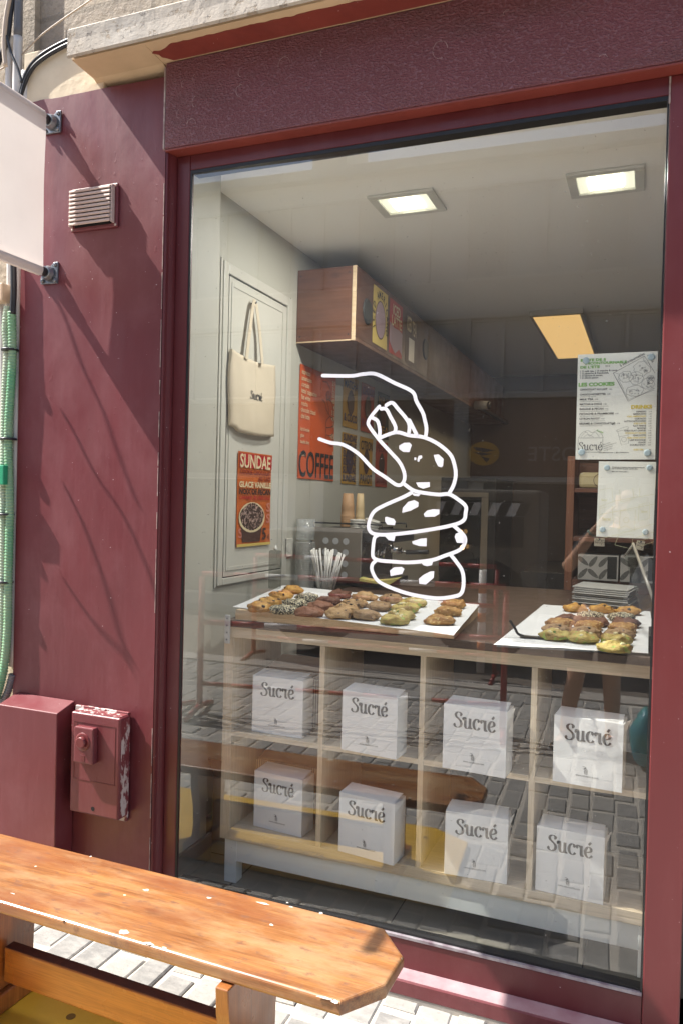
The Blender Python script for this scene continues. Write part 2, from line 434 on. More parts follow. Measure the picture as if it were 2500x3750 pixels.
def emit(name, c, s):
    t = NT(name); return t.set(c, .5, None, Emission_Strength=s, Emission_Color=(*c, 1))

FROST = frosted('frosted_cup_plastic', (.66, .68, .68))
WALLW = plain('white_wall_paint', (.47, .46, .40), (.445, .435, .38), 3, rough=.6, bump=.03)
DOORW = plain('white_gloss_paint', (.54, .53, .475), (.515, .505, .45), 4, rough=.35)
CEIL = plain('ceiling_paint', (.91, .90, .85), (.89, .88, .83), 2, rough=.8)
FLOORM = plain('dark_floor_tile', (.20, .185, .15), (.15, .14, .115), 3, rough=.35)
BACKW = plain('brown_back_wall', (.085, .055, .04), (.06, .042, .03), 3, (1, 1, .2), rough=.6)
OAK = wood('pale_oak', (.64, .51, .35), (.72, .59, .42), (.77, .65, .48), 0, 1.4, .5, False, 0, .05)
OAKV = wood('pale_oak_upright', (.62, .49, .33), (.70, .57, .40), (.75, .63, .46), 2, 1.4, .5, False, 0, .05)
WORKTOP = wood('oiled_worktop', (.055, .032, .023), (.085, .048, .033), (.115, .066, .045), 0, 1, .5, False, .2)
TRAYW = wood('raw_tray_wood', (.60, .44, .27), (.72, .55, .36), (.80, .64, .45), 0, 1.6, .7, False, 0, .3)
CEDAR = wood('cedar_box', (.105, .04, .024), (.155, .06, .034), (.195, .082, .046), 0, .9, .45, True, .1)
CEDARV = wood('cedar_upright', (.14, .05, .024), (.20, .08, .04), (.25, .105, .05), 2, 1, .5, True)
GREYLEG = plain('grey_white_lacquer', (.86, .88, .83), (.83, .85, .80), 4, rough=.4)
CARD = plain('kraft_card', (.30, .17, .085), (.25, .14, .07), 8, rough=.8)
def corrug():
    t = NT('corrugated_edge'); wv = t.n('ShaderNodeTexWave'); wv.inputs['Scale'].default_value = 34; wv.bands_direction = 'X'
    t.l(t.co(), wv.inputs['Vector'])
    return t.set(t.mix(wv.outputs['Fac'], (.20, .11, .055), (.52, .38, .24)), .85)
CORR = corrug()
PAPERW = plain('white_card', (.86, .86, .85), (.84, .84, .83), 3, rough=.45)
PAPERSH = plain('baking_paper', (.78, .79, .80), (.72, .73, .74), 6, rough=.6, bump=.15, bs=14)
INK = plain('grey_ink', (.085, .08, .08), rough=.6)
INKB = plain('black_ink', (.012, .012, .012), rough=.6)
DECAL = plain('white_vinyl', (.86, .86, .90), (.84, .84, .88), 3, rough=.4)
CANVAS = plain('canvas_cotton', (.58, .50, .38), (.54, .465, .35), 5, rough=.9, bump=.15, bs=200)
MENU = plain('menu_paper', (.88, .86, .76), (.85, .83, .73), 2, rough=.5)
LIME = plain('lime_ink', (.22, .52, .08), rough=.6)
GOLDINK = plain('yellow_ink', (.80, .60, .06), rough=.6)
PALEGOLD = plain('pale_yellow_ink', (.74, .70, .40), rough=.6)
def flat(name, r, g, b, rough=.5):
    c = tuple(x*.78 for x in lin(r, g, b)); return plain(name, c, tuple(x*.88 for x in c), 4, rough=rough)
ORANGE = flat('orange_poster', 226, 96, 40); ORANGED = flat('deep_orange_poster', 214, 110, 46)
MUSTARD = flat('mustard_poster', 206, 158, 60); YPOST = flat('yellow_poster', 228, 200, 110)
REDP = flat('red_poster', 190, 40, 44); NAVY = flat('navy_ink', 40, 46, 84); CREAMI = flat('cream_ink', 240, 222, 180)
REDORANGE = flat('red_orange_poster', 196, 82, 52); TEAL = flat('dark_teal_poster', 40, 66, 60); MAG = flat('magenta_ink', 150, 40, 92)
BROWNI = flat('brown_print', 84, 56, 46); PINKI = flat('pink_print', 232, 150, 130); LILAC = flat('lilac_print', 176, 150, 160)
DRED = flat('dark_red_ink', 130, 30, 30)
def choc_print():
    t = NT('sundae_print'); a = t.noise(95, (1, 1, 1), 4, .7)
    return t.set(t.ramp(a, [(.36, (.035, .018, .014)), (.5, (.10, .045, .03)), (.56, (.5, .40, .36)), (.62, (.30, .12, .06))], 'CONSTANT'), .5)
SUNPRINT = choc_print()
def cookie_mat(name, c1, c2, cs=None, th=.62, ssc=120):
    t = NT(name)
    col = t.mix(t.ramp(t.noise(34, (1, 1, 1), 5), [(.35, 0), (.65, 1)]), c1, c2)
    a = t.noise(90, (1, 1, 1), 4, .6)
    col = t.mix(t.ramp(t.noise(14, (1, 1, 1), 3), [(.40, 0), (.72, .55)]), col, tuple(c*.45 for c in c2))
    v = t.n('ShaderNodeTexVoronoi', feature='DISTANCE_TO_EDGE'); v.inputs['Scale'].default_value = 38; t.l(t.co(), v.inputs['Vector'])
    crk = t.ramp(v.outputs['Distance'], [(.0, 0), (.06, 1)])
    if cs:
        col = t.mix(t.ramp(t.noise(ssc, (1, 1, 1), 1, .4), [(th, 0), (th+.03, 1)]), col, cs)
    return t.set(col, .6, t.bump(a, .7, .005, t.bump(crk, .35, .004, t.bump(t.noise(40), .6, .010))))
CK = {'golden': cookie_mat('golden_dough', (.66, .38, .09), (.48, .22, .045)),
      'sesame': cookie_mat('sesame_crust', (.05, .045, .03), (.035, .03, .022), (.70, .62, .42), .52, 210),
      'cocoa': cookie_mat('cocoa_dough', (.12, .045, .025), (.18, .07, .038)),
      'rust': cookie_mat('red_brown_dough', (.24, .095, .05), (.32, .14, .075)),
      'pale': cookie_mat('pale_dough', (.55, .36, .17), (.42, .24, .10), (.10, .055, .03), .67, 60),
      'nut': cookie_mat('nut_dough', (.33, .20, .09), (.40, .25, .12), (.15, .07, .035), .64, 70),
      'caramel': cookie_mat('flaked_caramel_dough', (.50, .28, .08), (.34, .15, .04), (.58, .40, .16), .6, 90),
      'pistachio': cookie_mat('pistachio_dough', (.56, .46, .13), (.44, .28, .08), (.34, .42, .09), .62, 60)}
CHOC = plain('chocolate', (.022, .010, .007), rough=.35)
WHITECHOC = plain('white_chocolate', (.72, .64, .36), rough=.45)
PISTAGREEN = plain('pistachio_crumb', (.12, .20, .03), rough=.7)
CUPTAN = plain('kraft_cup', (.46, .28, .15), (.40, .24, .125), rough=.6); CUPCREAM = plain('cream_cup', (.58, .44, .25), rough=.6)
LIDW = plain('white_lid', (.66, .65, .60), rough=.35)
DARKSTEEL = plain('dark_brushed_panel', (.22, .195, .16), (.16, .14, .115), 3, rough=.35, metallic=.3)
CHROME = plain('chrome', (.55, .55, .55), rough=.15, metallic=1.0)
GREYDOT = plain('grey_disc', (.42, .43, .44), rough=.5)
STRAW = plain('paper_straw_wrap', (.76, .75, .72), rough=.7)
YCLOTH = plain('yellow_cloth', (.52, .50, .16), rough=.9, bump=.3)
SKIN = plain('skin', (.60, .36, .25), (.55, .32, .22), 9, rough=.5)
DARKCLOTH = plain('dark_cotton', (.03, .03, .034), rough=.9, bump=.2, bs=150)
HAIR = plain('dark_hair', (.025, .018, .014), rough=.5, bump=.4, bs=90)
SOCK = plain('orange_sock', (.55, .28, .06), rough=.9)
SHOE = plain('black_leather', (.018, .016, .016), rough=.3)
BARRED = plain('barrier_red', (.36, .025, .02), (.28, .02, .018), 6, rough=.4); BARWHITE = plain('barrier_white', (.72, .72, .72), rough=.4)

# ------------------------------------------------------------------ the setting
mb = MB(); mb.quad((-9, -1.85, STREET-.0055), (7, -1.85, STREET-.0055), (7, 2.6, STREET-.0055), (-9, 2.6, STREET-.0055))
struct(mb.done('ground', MORTAR))
mb = MB(); mb.box(-60, 60, -60, -1.86, STREET-.3, STREET-.05); struct(mb.done('road', DIRT))
mb = MB(); mb.box(-60, 60, -1.855, -1.62, STREET-.3, STREET+.012, .008); struct(mb.done('kerb', KERB))
mb = MB()
px_, x, col_i = .107, -5.5, 0
while x < 3.2:
    y = -1.60 + (.11 if col_i % 2 else 0) - .2
    while y < 2.19:
        L = random.uniform(.16, .22) if col_i % 2 else random.uniform(.19, .25)
        a0, a1 = max(y+.004+random.uniform(0, .012), -1.6), min(y+L-random.uniform(.008, .03), 2.188)
        if a1-a0 > .03:
            zt = STREET + random.uniform(-.003, .004)
            j = lambda s=.004: random.uniform(-s, s)
            xs0, xs1 = x+.002+j(.005), x+px_-random.uniform(.006, .022)
            bt = [(xs0+j(), a0+j(), STREET-.02), (xs1+j(), a0+j(), STREET-.02), (xs1+j(), a1+j(), STREET-.02), (xs0+j(), a1+j(), STREET-.02)]
            up = [Vector(p)*1 + Vector((0, 0, zt-.004-(STREET-.02))) for p in bt]
            cx, cy = (xs0+xs1)/2, (a0+a1)/2
            tp = [Vector((p.x + (.005 if p.x < cx else -.005), p.y + (.005 if p.y < cy else -.005), zt+j(.0012))) for p in up]
            mb._add(bt+up+tp, [(0,1,5,4),(1,2,6,5),(2,3,7,6),(3,0,4,7),(4,5,9,8),(5,6,10,9),(6,7,11,10),(7,4,8,11),(8,9,10,11)])
        y += L
    x += px_; col_i += 1
struct(mb.done('pavement', PAVER))

FLZ, CLZ, XW = -1.378, 1.22, -1.62
mb = MB(); mb.box(XW-.4, 3.6, 2.285, 8.2, FLZ-.05, FLZ); struct(mb.done('floor', FLOORM))
mb = MB()
for k in range(7): mb.box(XW+.02, 3.5, 2.6+k*.6, 2.604+k*.6, FLZ, FLZ+.0006)
for k in range(8): mb.box(-1.35+k*.6, -1.346+k*.6, 2.3, 7.5, FLZ, FLZ+.0012)
struct(mb.done('floor_joint', DARKHOLE))
mb = MB(); mb.box(XW-.4, 3.6, 2.285, 8.2, CLZ, CLZ+.12); struct(mb.done('ceiling', CEIL))
mb = MB(); mb.box(XW-.3, XW, 2.30, 8.1, FLZ, CLZ); mb.box(XW+.001, -1.53, 2.285, 2.545, FLZ, CLZ, .006); struct(mb.done('wall_left', WALLW))
mb = MB(); mb.box(XW, 3.5, 7.4, 7.6, FLZ, CLZ); struct(mb.done('wall_back', BACKW))
mb = MB(); mb.box(3.3, 3.5, 2.3, 7.4, FLZ, CLZ); struct(mb.done('wall_right', BACKW))
mb = MB(); mb.box(XW-.4, 3.6, 2.262, 2.284, 1.135, CLZ+.14); mb.box(.125, 3.6, 2.262, 2.284, FLZ-.06, 1.134); mb.box(XW-.4, -1.531, 2.262, 2.284, FLZ-.06, 1.134); mb.box(-1.53, .124, 2.275, 2.284, FLZ-.06, -1.32)
struct(mb.done('wall_front', WALLW))
mb = MB(); mb.box(XW+.001, XW+.016, 2.545, 3.4, FLZ, FLZ+.10, .004); mb.box(-1.53, -1.515, 2.29, 2.56, FLZ, FLZ+.10, .004); struct(mb.done('skirting', plain('grey_skirting', (.2, .18, .15), rough=.5)))

# ------------------------------------------------------------------ shopfront
SF = thing('shopfront', 'oxblood painted shopfront with pier, textured fascia and one large display window', 'shopfront', (-.75, 2.25, STREET))
mb = MB()                                                  # the pier, its front face slightly uneven
nx, nz = 14, 60
x0, x1, z0, z1 = -2.15, -1.535, STREET+.005, 1.418
g = [[None]*(nz+1) for _ in range(nx+1)]
for i in range(nx+1):
    for k in range(nz+1):
        xx, zz = x0+(x1-x0)*i/nx, z0+(z1-z0)*k/nz
        e = min(i, nx-i, 2)/2
        yy = 2.19 + e*.0035*mnoise.noise(Vector((xx*4, 3.1, zz*2.2))) + e*.0012*mnoise.noise(Vector((xx*14, 1.1, zz*9)))
        if k == nz: zz += .010*(1-i/nx)-.014 + .004*mnoise.noise(Vector((xx*25, 0, 0)))
        g[i][k] = mb.b.verts.new((xx, yy, zz))
for i in range(nx):
    for k in range(nz):
        f = mb.b.faces.new([g[i][k], g[i+1][k], g[i+1][k+1], g[i][k+1]]); f.smooth = True
back = [mb.b.verts.new((x0, 2.26, z0)), mb.b.verts.new((x1, 2.26, z0)), mb.b.verts.new((x1, 2.26, z1-.05)), mb.b.verts.new((x0, 2.26, z1-.05))]
D2v = lambda v: mb.b.verts.new(v.co.copy())
mb.b.faces.new([back[1], back[0], back[3], back[2]])
mb.b.faces.new([D2v(g[i][0]) for i in range(nx, -1, -1)] + [back[0], back[1]])
mb.b.faces.new([D2v(g[i][nz]) for i in range(nx+1)] + [back[2], back[3]])
mb.b.faces.new([D2v(g[0][k]) for k in range(nz+1)] + [back[3], back[0]])
mb.b.faces.new([D2v(g[nx][k]) for k in range(nz, -1, -1)] + [back[1], back[2]])
mb.done('pier', PURPLE, SF)
# moulded reveal between pier and frame
mb = MB()
pr = [(-1.5345, 2.194), (-1.531, 2.188), (-1.526, 2.192), (-1.524, 2.205), (-1.518, 2.222), (-1.515, 2.236), (-1.515, 2.258), (-1.5345, 2.258)]
mb.prism([(a, b, STREET+.006) for a, b in pr], (0, 0, 1.155-STREET-.006)); mb.done('reveal', FRAME, SF)
mb = MB()
zz = STREET+.1
while zz < 1.1:
    L = random.uniform(.03, .22)
    if random.random() < .8: mb = MB(); mb.box(-1.5365, -1.5345, 2.1862, 2.1885, zz, zz+L); mb.done('worn_edge', CHIPLINE, SF)
    zz += L+random.uniform(.0, .07)
# fascia
mb = MB(); mb.box(-1.5335, 1.2, 2.18, 2.262, 1.158, 1.442, .004); mb.done('fascia', FASCIA, SF)
for (px, py, rr, a0, a1) in ((885, 262, 16, 100, 260), (675, 305, 14, 60, 250), (718, 285, 17, 110, 250), (718, 370, 20, 100, 250), (660, 415, 18, 110, 260), (880, 330, 20, 60, 280), (1040, 235, 26, 10, 200), (1185, 190, 14, 80, 240), (1610, 180, 28, 0, 300), (1855, 50, 14, 60, 200), (2205, 220, 18, 30, 140), (700, 455, 22, 0, 170)):
    c_ = onY(px, py, 2.1785); k_ = .00078*rr; mb = MB()
    P = [Vector((c_.x+k_*math.cos(R(a_)), 2.1790, c_.z+k_*math.sin(R(a_))*1.15+random.uniform(-.0012, .0012))) for a_ in range(a0, a1, 14)]
    mb.ribbon(P, lambda t: random.uniform(.0006, .0026), 0, Vector((0, -1, 0))); mb.done('scrape', SCRAPE, SF)
mb = MB(); mb.box(-1.5335, 1.2, 2.183, 2.2585, 1.150, 1.1575, .002); fs = mb.done('fascia_underside', SOFFIT, SF)
mb = MB(); mb.box(-1.5405, -1.5342, 2.181, 2.19, 1.158, 1.43, .001); mb.done('joint', CHIPLINE, SF)
# fixed frame
WX0, WX1, WZ0, WZ1 = -1.4625, .018, -1.304, 1.097
mb = MB()
mb.box(-1.5145, WX0-.002, 2.232, 2.258, STREET+.05, 1.149, .003)
mb.box(WX0-.0015, WX1+.0, 2.2335, 2.258, WZ1+.003, 1.1495, .002)
mb.box(WX0-.0015, WX1+.0, 2.2335, 2.258, -1.404, WZ0-.012, .003)
fr = mb.done('window_frame', FRAME, SF)
mb = MB(); mb.box(WX1+.001, .112, 2.232, 2.30, STREET+.004, 1.1492, .003); mb.done('side_post', POST, SF)
mb = MB(); mb.box(WX1-.0022, WX1+.0025, 2.229, 2.2325, WZ1-.02, 1.147); mb.done('corner_seam', CHIPLINE, fr)
mb = MB()                                                  # black gasket
for a in ((WX0-.002, WX0+.0055, WZ0-.01, WZ1+.002, 2.2392), (WX1-.005, WX1, WZ0-.01, WZ1+.002, 2.2745)):
    mb.box(a[0], a[1], 2.2345, a[4], a[2], a[3])
mb.box(WX0+.0057, WX1-.0052, 2.2347, 2.2745, WZ1-.010, WZ1+.0018); mb.box(WX0+.0057, WX1-.0052, 2.2405, 2.2745, WZ0-.0098, WZ0+.004)
mb.done('gasket', BLACK, fr)
mb = MB(); mb.box(WX0+.002, WX1-.001, 2.230, 2.2403, WZ0-.0115, WZ0-.002, .001); mb.done('glazing_bead', BEAD, fr)
# glass, a thin slab
mb = MB(); ga, gb, th = WX0+.004, WX1-.002, .006
mb.b.free(); mb.b = bmesh.new()
vs = [(ga, glass_y(ga), WZ0-.005), (gb, glass_y(gb), WZ0-.005), (gb, glass_y(gb), WZ1), (ga, glass_y(ga), WZ1)]
vs += [(a, b+th, c) for a, b, c in vs]
mb._add(vs, [(0, 1, 2, 3), (5, 4, 7, 6), (0, 4, 5, 1), (1, 5, 6, 2), (2, 6, 7, 3), (3, 7, 4, 0)])
for f in mb.b.faces: f.material_index = 1
mb.b.faces.ensure_lookup_table(); mb.b.faces[0].material_index = 0
pane = mb.done('pane', GLASSF, SF); pane.data.materials.append(GLASSB)
# sill
mb = MB()
mb.prism([(WX0-.05, 2.258, -1.403), (WX0-.05, 2.1835, -1.409), (WX0-.05, 2.1805, -1.413), (WX0-.05, 2.1805, -1.452), (WX0-.05, 2.258, -1.452)], (WX1-.002-WX0+.05, 0, 0))
mb.done('sill', PURPLE, SF)
mb = MB(); mb.prism([(WX0-.05, 2.2575, -1.4015), (WX0-.05, 2.1838, -1.4075), (WX0-.05, 2.1838, -1.409), (WX0-.05, 2.2575, -1.403)], (WX1-.003-WX0+.05, 0, 0)); mb.done('ledge', LEDGE, SF)
mb = MB(); mb.box(WX0-.05, WX1-.002, 2.182, 2.258, STREET-.01, -1.453, .002); mb.done('sill_base', KERB, SF)
# stone facade with cornice
ST = thing('stone_facade', 'weathered limestone facade with peeling cream cornice above the shopfront', 'facade', (-1.5, 2.3, STREET))
mb = MB()
mb.box(-5, -2.151, 2.235, 2.5, STREET-.02, 6.5); mb.box(-2.15, 3.6, 2.263, 2.5, 1.4435, 6.5); mb.box(-2.1505, -1.5345, 2.2615, 2.5, STREET-.02, 1.4434); mb.box(.113, 3.6, 2.29, 2.5, STREET-.02, 1.16)
mb.done('wall', STONE, ST)
mb = MB(); mb.box(-2.16, -1.80, 2.1965, 2.262, 1.375, 1.60, .004); mb.box(-2.19, -2.1505, 2.207, 2.2345, STREET, 1.44, .004); mb.done('plaster_patch', PLASTER, ST)
mb = MB()
CX0, CX1 = -1.83, 1.6
prof = [(2.262, 1.4185), (2.232, 1.4215), (2.205, 1.430), (2.18, 1.4425), (2.097, 1.446)]
mb.prism([(CX0, a, b) for a, b in prof] + [(CX0, 2.07, 1.4485), (CX0, 2.07, 1.47), (CX0, 2.262, 1.47)], (.285, 0, 0)); mb.done('cornice_end_soffit', CREAM, ST)
mb = MB(); mb.prism([(CX0+.2855, 2.262, 1.4436), (CX0+.2855, 2.175, 1.4436), (CX0+.2855, 2.07, 1.4483), (CX0+.2855, 2.07, 1.47), (CX0+.2855, 2.262, 1.47)], (CX1-CX0-.2855, 0, 0)); cs = mb.done('cornice_soffit', CREAM, ST)
mb = MB(); pts = [(-1.46, 2.176), (1.6, 2.176)]; front = []
xx = 1.6
while xx > -1.47:
    front.append((xx, 2.098 + .006*mnoise.noise(Vector((xx*14, 2, 0))) + .004*mnoise.noise(Vector((xx*45, 5, 0))))); xx -= .012
front += [(-1.49, 2.112), (-1.515, 2.119), (-1.535, 2.113), (-1.548, 2.122), (-1.53, 2.135), (-1.528, 2.150), (-1.515, 2.160), (-1.50, 2.176)]
zs = lambda y: 1.4436 + (2.175-y)/.105*.0047 - .0018
mb.prism([(a, b, zs(b)) for a, b in [(1.6, 2.176)] + front], (0, 0, .0012)); mb.done('red_overpaint', SOFFIT, ST)
mb = MB(); n = 150; rows = []
for i in range(n+1):
    xx = CX0 - .004 + (CX1-CX0)*i/n
    e = .0012*mnoise.noise(Vector((xx*9, 0, 1))) + .0010*mnoise.noise(Vector((xx*50, 2, 1)))
    rows.append([mb.b.verts.new(v) for v in ((xx, 2.263, 1.4705), (xx, 2.062+e, 1.4705), (xx, 2.062+e, 1.4495+e*.6), (xx, 2.056+e, 1.446+e*.7), (xx, 2.050+e, 1.452), (xx, 2.052-e*.5, 1.50), (xx, 2.050+e, 1.535+e), (xx, 2.062, 1.546+e), (xx, 2.263, 1.552))])
for a, b in zip(rows, rows[1:]):
    for k in range(len(a)): mb.b.faces.new([a[k], a[(k+1) % 9], b[(k+1) % 9], b[k]])
mb.b.faces.new(rows[0]); mb.b.faces.new(rows[-1][::-1]); bmesh.ops.recalc_face_normals(mb.b, faces=mb.b.faces[:])
mb.done('cornice', PEEL, ST)
# dark doorway beyond the post
DW = thing('shop_door', 'dark recessed door beside the red window post at the edge of the shopfront', 'door', (.6, 2.29, STREET))
mb = MB(); mb.box(.114, 1.2, 2.275, 2.289, STREET+.002, 1.148); mb.done('leaf', plain('dark_grey_door', (.05, .05, .055), rough=.4), DW)
mb = MB(); mb.box(.2, 1.1, 2.271, 2.2745, STREET+.3, 1.0); mb.done('door_glass', plain('dark_glass', (.02, .022, .025), rough=.08), DW)

# ------------------------------------------------------------------ things on the pier
AV = thing('air_vent', 'small square dusty louvred vent screwed to the oxblood pier', 'vent', (-1.818, 2.19, .92))
mb = MB(); vx0, vx1, vz0, vz1 = -1.916, -1.718, .921, 1.07
mb.box(vx0, vx1, 2.179, 2.1885, vz0, vz1, .003); mb.done('flange', PURPLE, AV)
mb = MB()
for a in ((vx0+.005, vx0+.0095, vz0+.012, vz1-.012), (vx1-.0155, vx1-.010, vz0+.012, vz1-.012)): mb = MB(); mb.box(a[0], a[1], 2.1615, 2.1785, a[2], a[3], .002); mb.done('cheek', VENT, AV)
mb = MB(); mb.box(vx0+.0185, vx1-.0245, 2.1775, 2.1788, vz0+.012, vz1-.012); mb.done('backing', DARKHOLE, AV)
for k in range(9):
    zc = vz0+.018+k*.0141
    mb = MB(); mb.prism([(vx0+.010, 2.177, zc+.0105), (vx0+.010, 2.1595, zc-.0045), (vx0+.010, 2.155, zc-.002), (vx0+.010, 2.1565, zc+.0045), (vx0+.010, 2.177, zc+.0155)], (vx1-vx0-.026, 0, 0)); mb.done('slat', VENT, AV)
for a, b in ((vx0+.007, vz1-.007), (vx1-.007, vz1-.007), (vx0+.007, vz0+.007), (vx1-.007, vz0+.007)):
    mb = MB(); mb.lathe((a, 2.179, b), (0, -1, 0), [(.0045, 0), (.0045, .0015), (.002, .003)], 10); mb.done('screw', VENT, AV)

BN = thing('wall_banner', 'blank off white cloth banner stretched between two black poles on the pier', 'banner', (-2.01, 2.19, 1.05))
PZT, PZB, BX = 1.318, .784, -2.008
mb = MB(); ny, nz = 16, 20; G = []
for i in range(ny+1):
    yy = 2.131-.586*i/ny; row = []
    for k in range(nz+1):
        zz = PZB-.02+(PZT+.018-PZB+.02)*k/nz
        bow = .004*math.sin(math.pi*k/nz)*math.sin(math.pi*min(1, i/ny*1.0+.08)) + .003*mnoise.noise(Vector((yy*6, 0, zz*5)))
        if k in (0, nz): off = 0
        row.append((BX + .018 - bow*.9 if 1 < k < nz-1 else BX+.018+ (0 if k in (1, nz-1) else -.006), yy - (.004*math.sin(math.pi*k/nz) if i == 0 else 0), zz))
    G.append(row)
V = [[mb.b.verts.new(p) for p in r] for r in G]; V2 = [[mb.b.verts.new((p[0]-.0012, p[1], p[2])) for p in r] for r in G]
for i in range(ny):
    for k in range(nz):
        f = mb.b.faces.new([V[i][k], V[i][k+1], V[i+1][k+1], V[i+1][k]]); f.smooth = True
V2b = V2
for row in V2: 
    for v in row: mb.b.verts.remove(v)
mb.done('cloth', CLOTH, BN)
for zc in (PZT, PZB):                                       # sewn sleeves round the poles
    mb = MB(); pts = []
    mb.tube([(BX, 2.130, zc), (BX, 1.9, zc), (BX, 1.70, zc), (BX, 1.546, zc)], .0195, 18, caps=False); mb.done('sleeve', CLOTH, BN)
    mb = MB(); mb.tube([(BX, 2.18, zc), (BX, 2.115, zc)], .0165, 16); mb.done('pole', DARKMETAL, BN)
    mb = MB(); mb.tube([(BX, 1.56, zc), (BX, 1.36, zc)], .0165, 16); mb.done('pole_end', DARKMETAL, BN)
    mb = MB()
    mb.prism([(BX-.040, 2.189, zc-.034), (BX+.034, 2.189, zc-.036), (BX+.036, 2.189, zc+.040), (BX+.018, 2.189, zc+.040), (BX-.040, 2.189, zc-.010)], (0, -.009, 0), .002)
    mb.lathe((BX, 2.181, zc), (0, -1, 0), [(.027, 0), (.026, .012), (.021, .022), (.0205, .027)], 18)
    pl = mb.done('wall_plate', STEEL, BN)
    for a, b in ((-.030, -.024), (.025, -.026), (.026, .030)):
        mb = MB(); mb.lathe((BX+a, 2.180, zc+b), (0, -1, 0), [(.0075, 0), (.0075, .005), (.004, .008)], 10); mb.done('screw', STEEL, pl)

CB = thing('pipe_casing', 'tall oxblood boxed pipe casing at the foot of the pier beside the meter', 'casing', (-1.99, 2.1, STREET))
mb = MB(); mb.prism([(-2.128, 2.188, STREET+.003), (-2.128, 2.10, STREET+.003), (-2.128, 2.10, -.753), (-2.128, 2.188, -.728)], (.265, 0, 0), .003); mb.done('body', PURPLE, CB)

MT = thing('meter_box', 'chipped oxblood utility meter box mounted on the pier beside the pipe casing', 'meter box', (-1.72, 2.12, -.92))
mb = MB(); mb.box(-1.85, -1.625, 2.175, 2.1885, -1.112, -.738, .003); mb.done('back_plate', CHIPPED, MT)
mb = MB(); mb.box(-1.822, -1.617, 2.121, 2.1745, -1.088, -.744, .007, 3); body = mb.done('cover', PURPLE, MT)
mb = MB(); mb.box(-1.6168, -1.6155, 2.129, 2.172, -1.080, -.752, .0004); mb.box(-1.815, -1.624, 2.128, 2.172, -.7438, -.7422, .0004); mb.done('chipped_edge', CHIPPED, body)
mb = MB()
for a in ((-1.806, -1.634, -.776, -.774), (-1.806, -1.634, -.972, -.970), (-1.806, -1.804, -.970, -.776), (-1.636, -1.634, -.970, -.776)): mb.box(a[0], a[1], 2.1198, 2.1208, a[2], a[3])
for a in ((-1.803, -1.792, -.778, -.83), (-1.800, -1.794, -.80, -.835)): mb.box(a[0], a[1], 2.1199, 2.1207, min(a[2:]), max(a[2:]))
mb.done('hatch', FRAME, body)
mb = MB(); mb.box(-1.786, -1.706, 2.095, 2.1205, -.906, -.784, .004); lb = mb.done('lock_block', PURPLE, body)
mb = MB(); mb.lathe((-1.748, 2.0952, -.832), (0, -1, 0), [(.031, 0), (.030, .002), (.024, .0025)], 26); mb.lathe((-1.748, 2.093, -.832), (0, -1, 0), [(.0185, 0), (.0185, .010), (.016, .013)], 22); mb.done('knob', POST, lb)
mb = MB(); mb.box(-1.755, -1.738, 2.0940, 2.0955, -.899, -.877, .001); mb.done('emblem', FRAME, lb)
mb = MB(); mb.lathe((-1.722, 2.1212, -1.064), (0, -1, 0), [(.0075, 0), (.0075, .0008)], 14); mb.done('keyhole', DARKHOLE, body)

# pipes and cables left of the pier
def pipe(name, label, cat, pxs, y, r, mat, group, rib=0):
    P = [onY(a, b, y) for a, b in pxs]
    mb = MB()
    if rib:
        P = smooth_pts(P, 12); Q, rr = [], []
        L = 0
        for a, b in zip(P, P[1:]):
            k = max(1, int((b-a).length/(rib/4)))
            for i in range(k): Q.append(a.lerp(b, i/k))
        d = 0
        for i, q in enumerate(Q):
            if i: d += (q-Q[i-1]).length
            rr.append(r*(1+.11*math.sin(2*math.pi*d/rib)))
        mb.tube(Q, rr, 12)
    else: mb.tube(smooth_pts(P, 6), r, 12)
    o = mb.done(name, mat); return tag(o, label, cat, group)
GP = 'pipes and cables beside the pier'
pipe('conduit', 'pale plastic conduit nearest the picture edge in the pipe bundle', 'pipe', [(8, 1100), (10, 1500), (2, 2300)], 2.21, .012, WHITEPIPE, GP)
pipe('conduit', 'pale plastic conduit running behind the beige junction box', 'pipe', [(34, 130), (33, 400), (38, 1000), (30, 1400), (18, 2000)], 2.21, .013, WHITEPIPE, GP)
pipe('conduit', 'thick conduit, grey at top above its white lower sleeve', 'pipe', [(70, -120), (66, 133)], 2.205, .0155, GREYPIPE, GP)
pipe('conduit', 'white sleeve pipe continuing down from the thick grey conduit', 'pipe', [(66, 132), (62, 400), (66, 1000), (62, 1700), (50, 2440)], 2.206, .0165, WHITEPIPE, GP)
pipe('conduit', 'short pale stub pipe with an open top below the arched black cables', 'pipe', [(93, 262), (90, 420)], 2.2, .0145, WHITEPIPE, GP)
pipe('cable', 'upper of two black cables arching from the pipes to the cornice', 'cable', [(68, 370), (82, 310), (110, 245), (160, 195), (252, 145), (330, 120)], 2.19, .0075, CABLE, GP)
pipe('cable', 'lower of two black cables arching from the pipes to the cornice', 'cable', [(72, 378), (88, 312), (118, 250), (168, 206), (252, 160), (330, 138)], 2.185, .007, CABLE, GP)
pipe('cable', 'thick black cable dropping into the green corrugated ducts', 'cable', [(48, 930), (50, 1060), (46, 1150)], 2.17, .011, CABLE, GP)
pipe('cable', 'thin dark cable hanging loose across the white pipes', 'cable', [(25, 130), (40, 190), (65, 250), (80, 300)], 2.165, .005, CABLE, GP)
pipe('cable', 'loose beige cable bowing down past the pipe tops', 'cable', [(45, -60), (22, 60), (14, 160), (20, 240)], 2.16, .008, BEIGECABLE, GP)
pipe('cable', 'black cable bundle sagging behind the beige cable', 'cable', [(55, -60), (40, 30), (28, 130), (5, 200), (-20, 260)], 2.19, .010, CABLE, GP)
pipe('cable', 'thin grey wire stretched diagonally up across the stone blocks', 'cable', [(-30, 270), (60, 215), (160, 120), (330, 0), (420, -60)], 2.21, .0028, BEIGECABLE, GP)
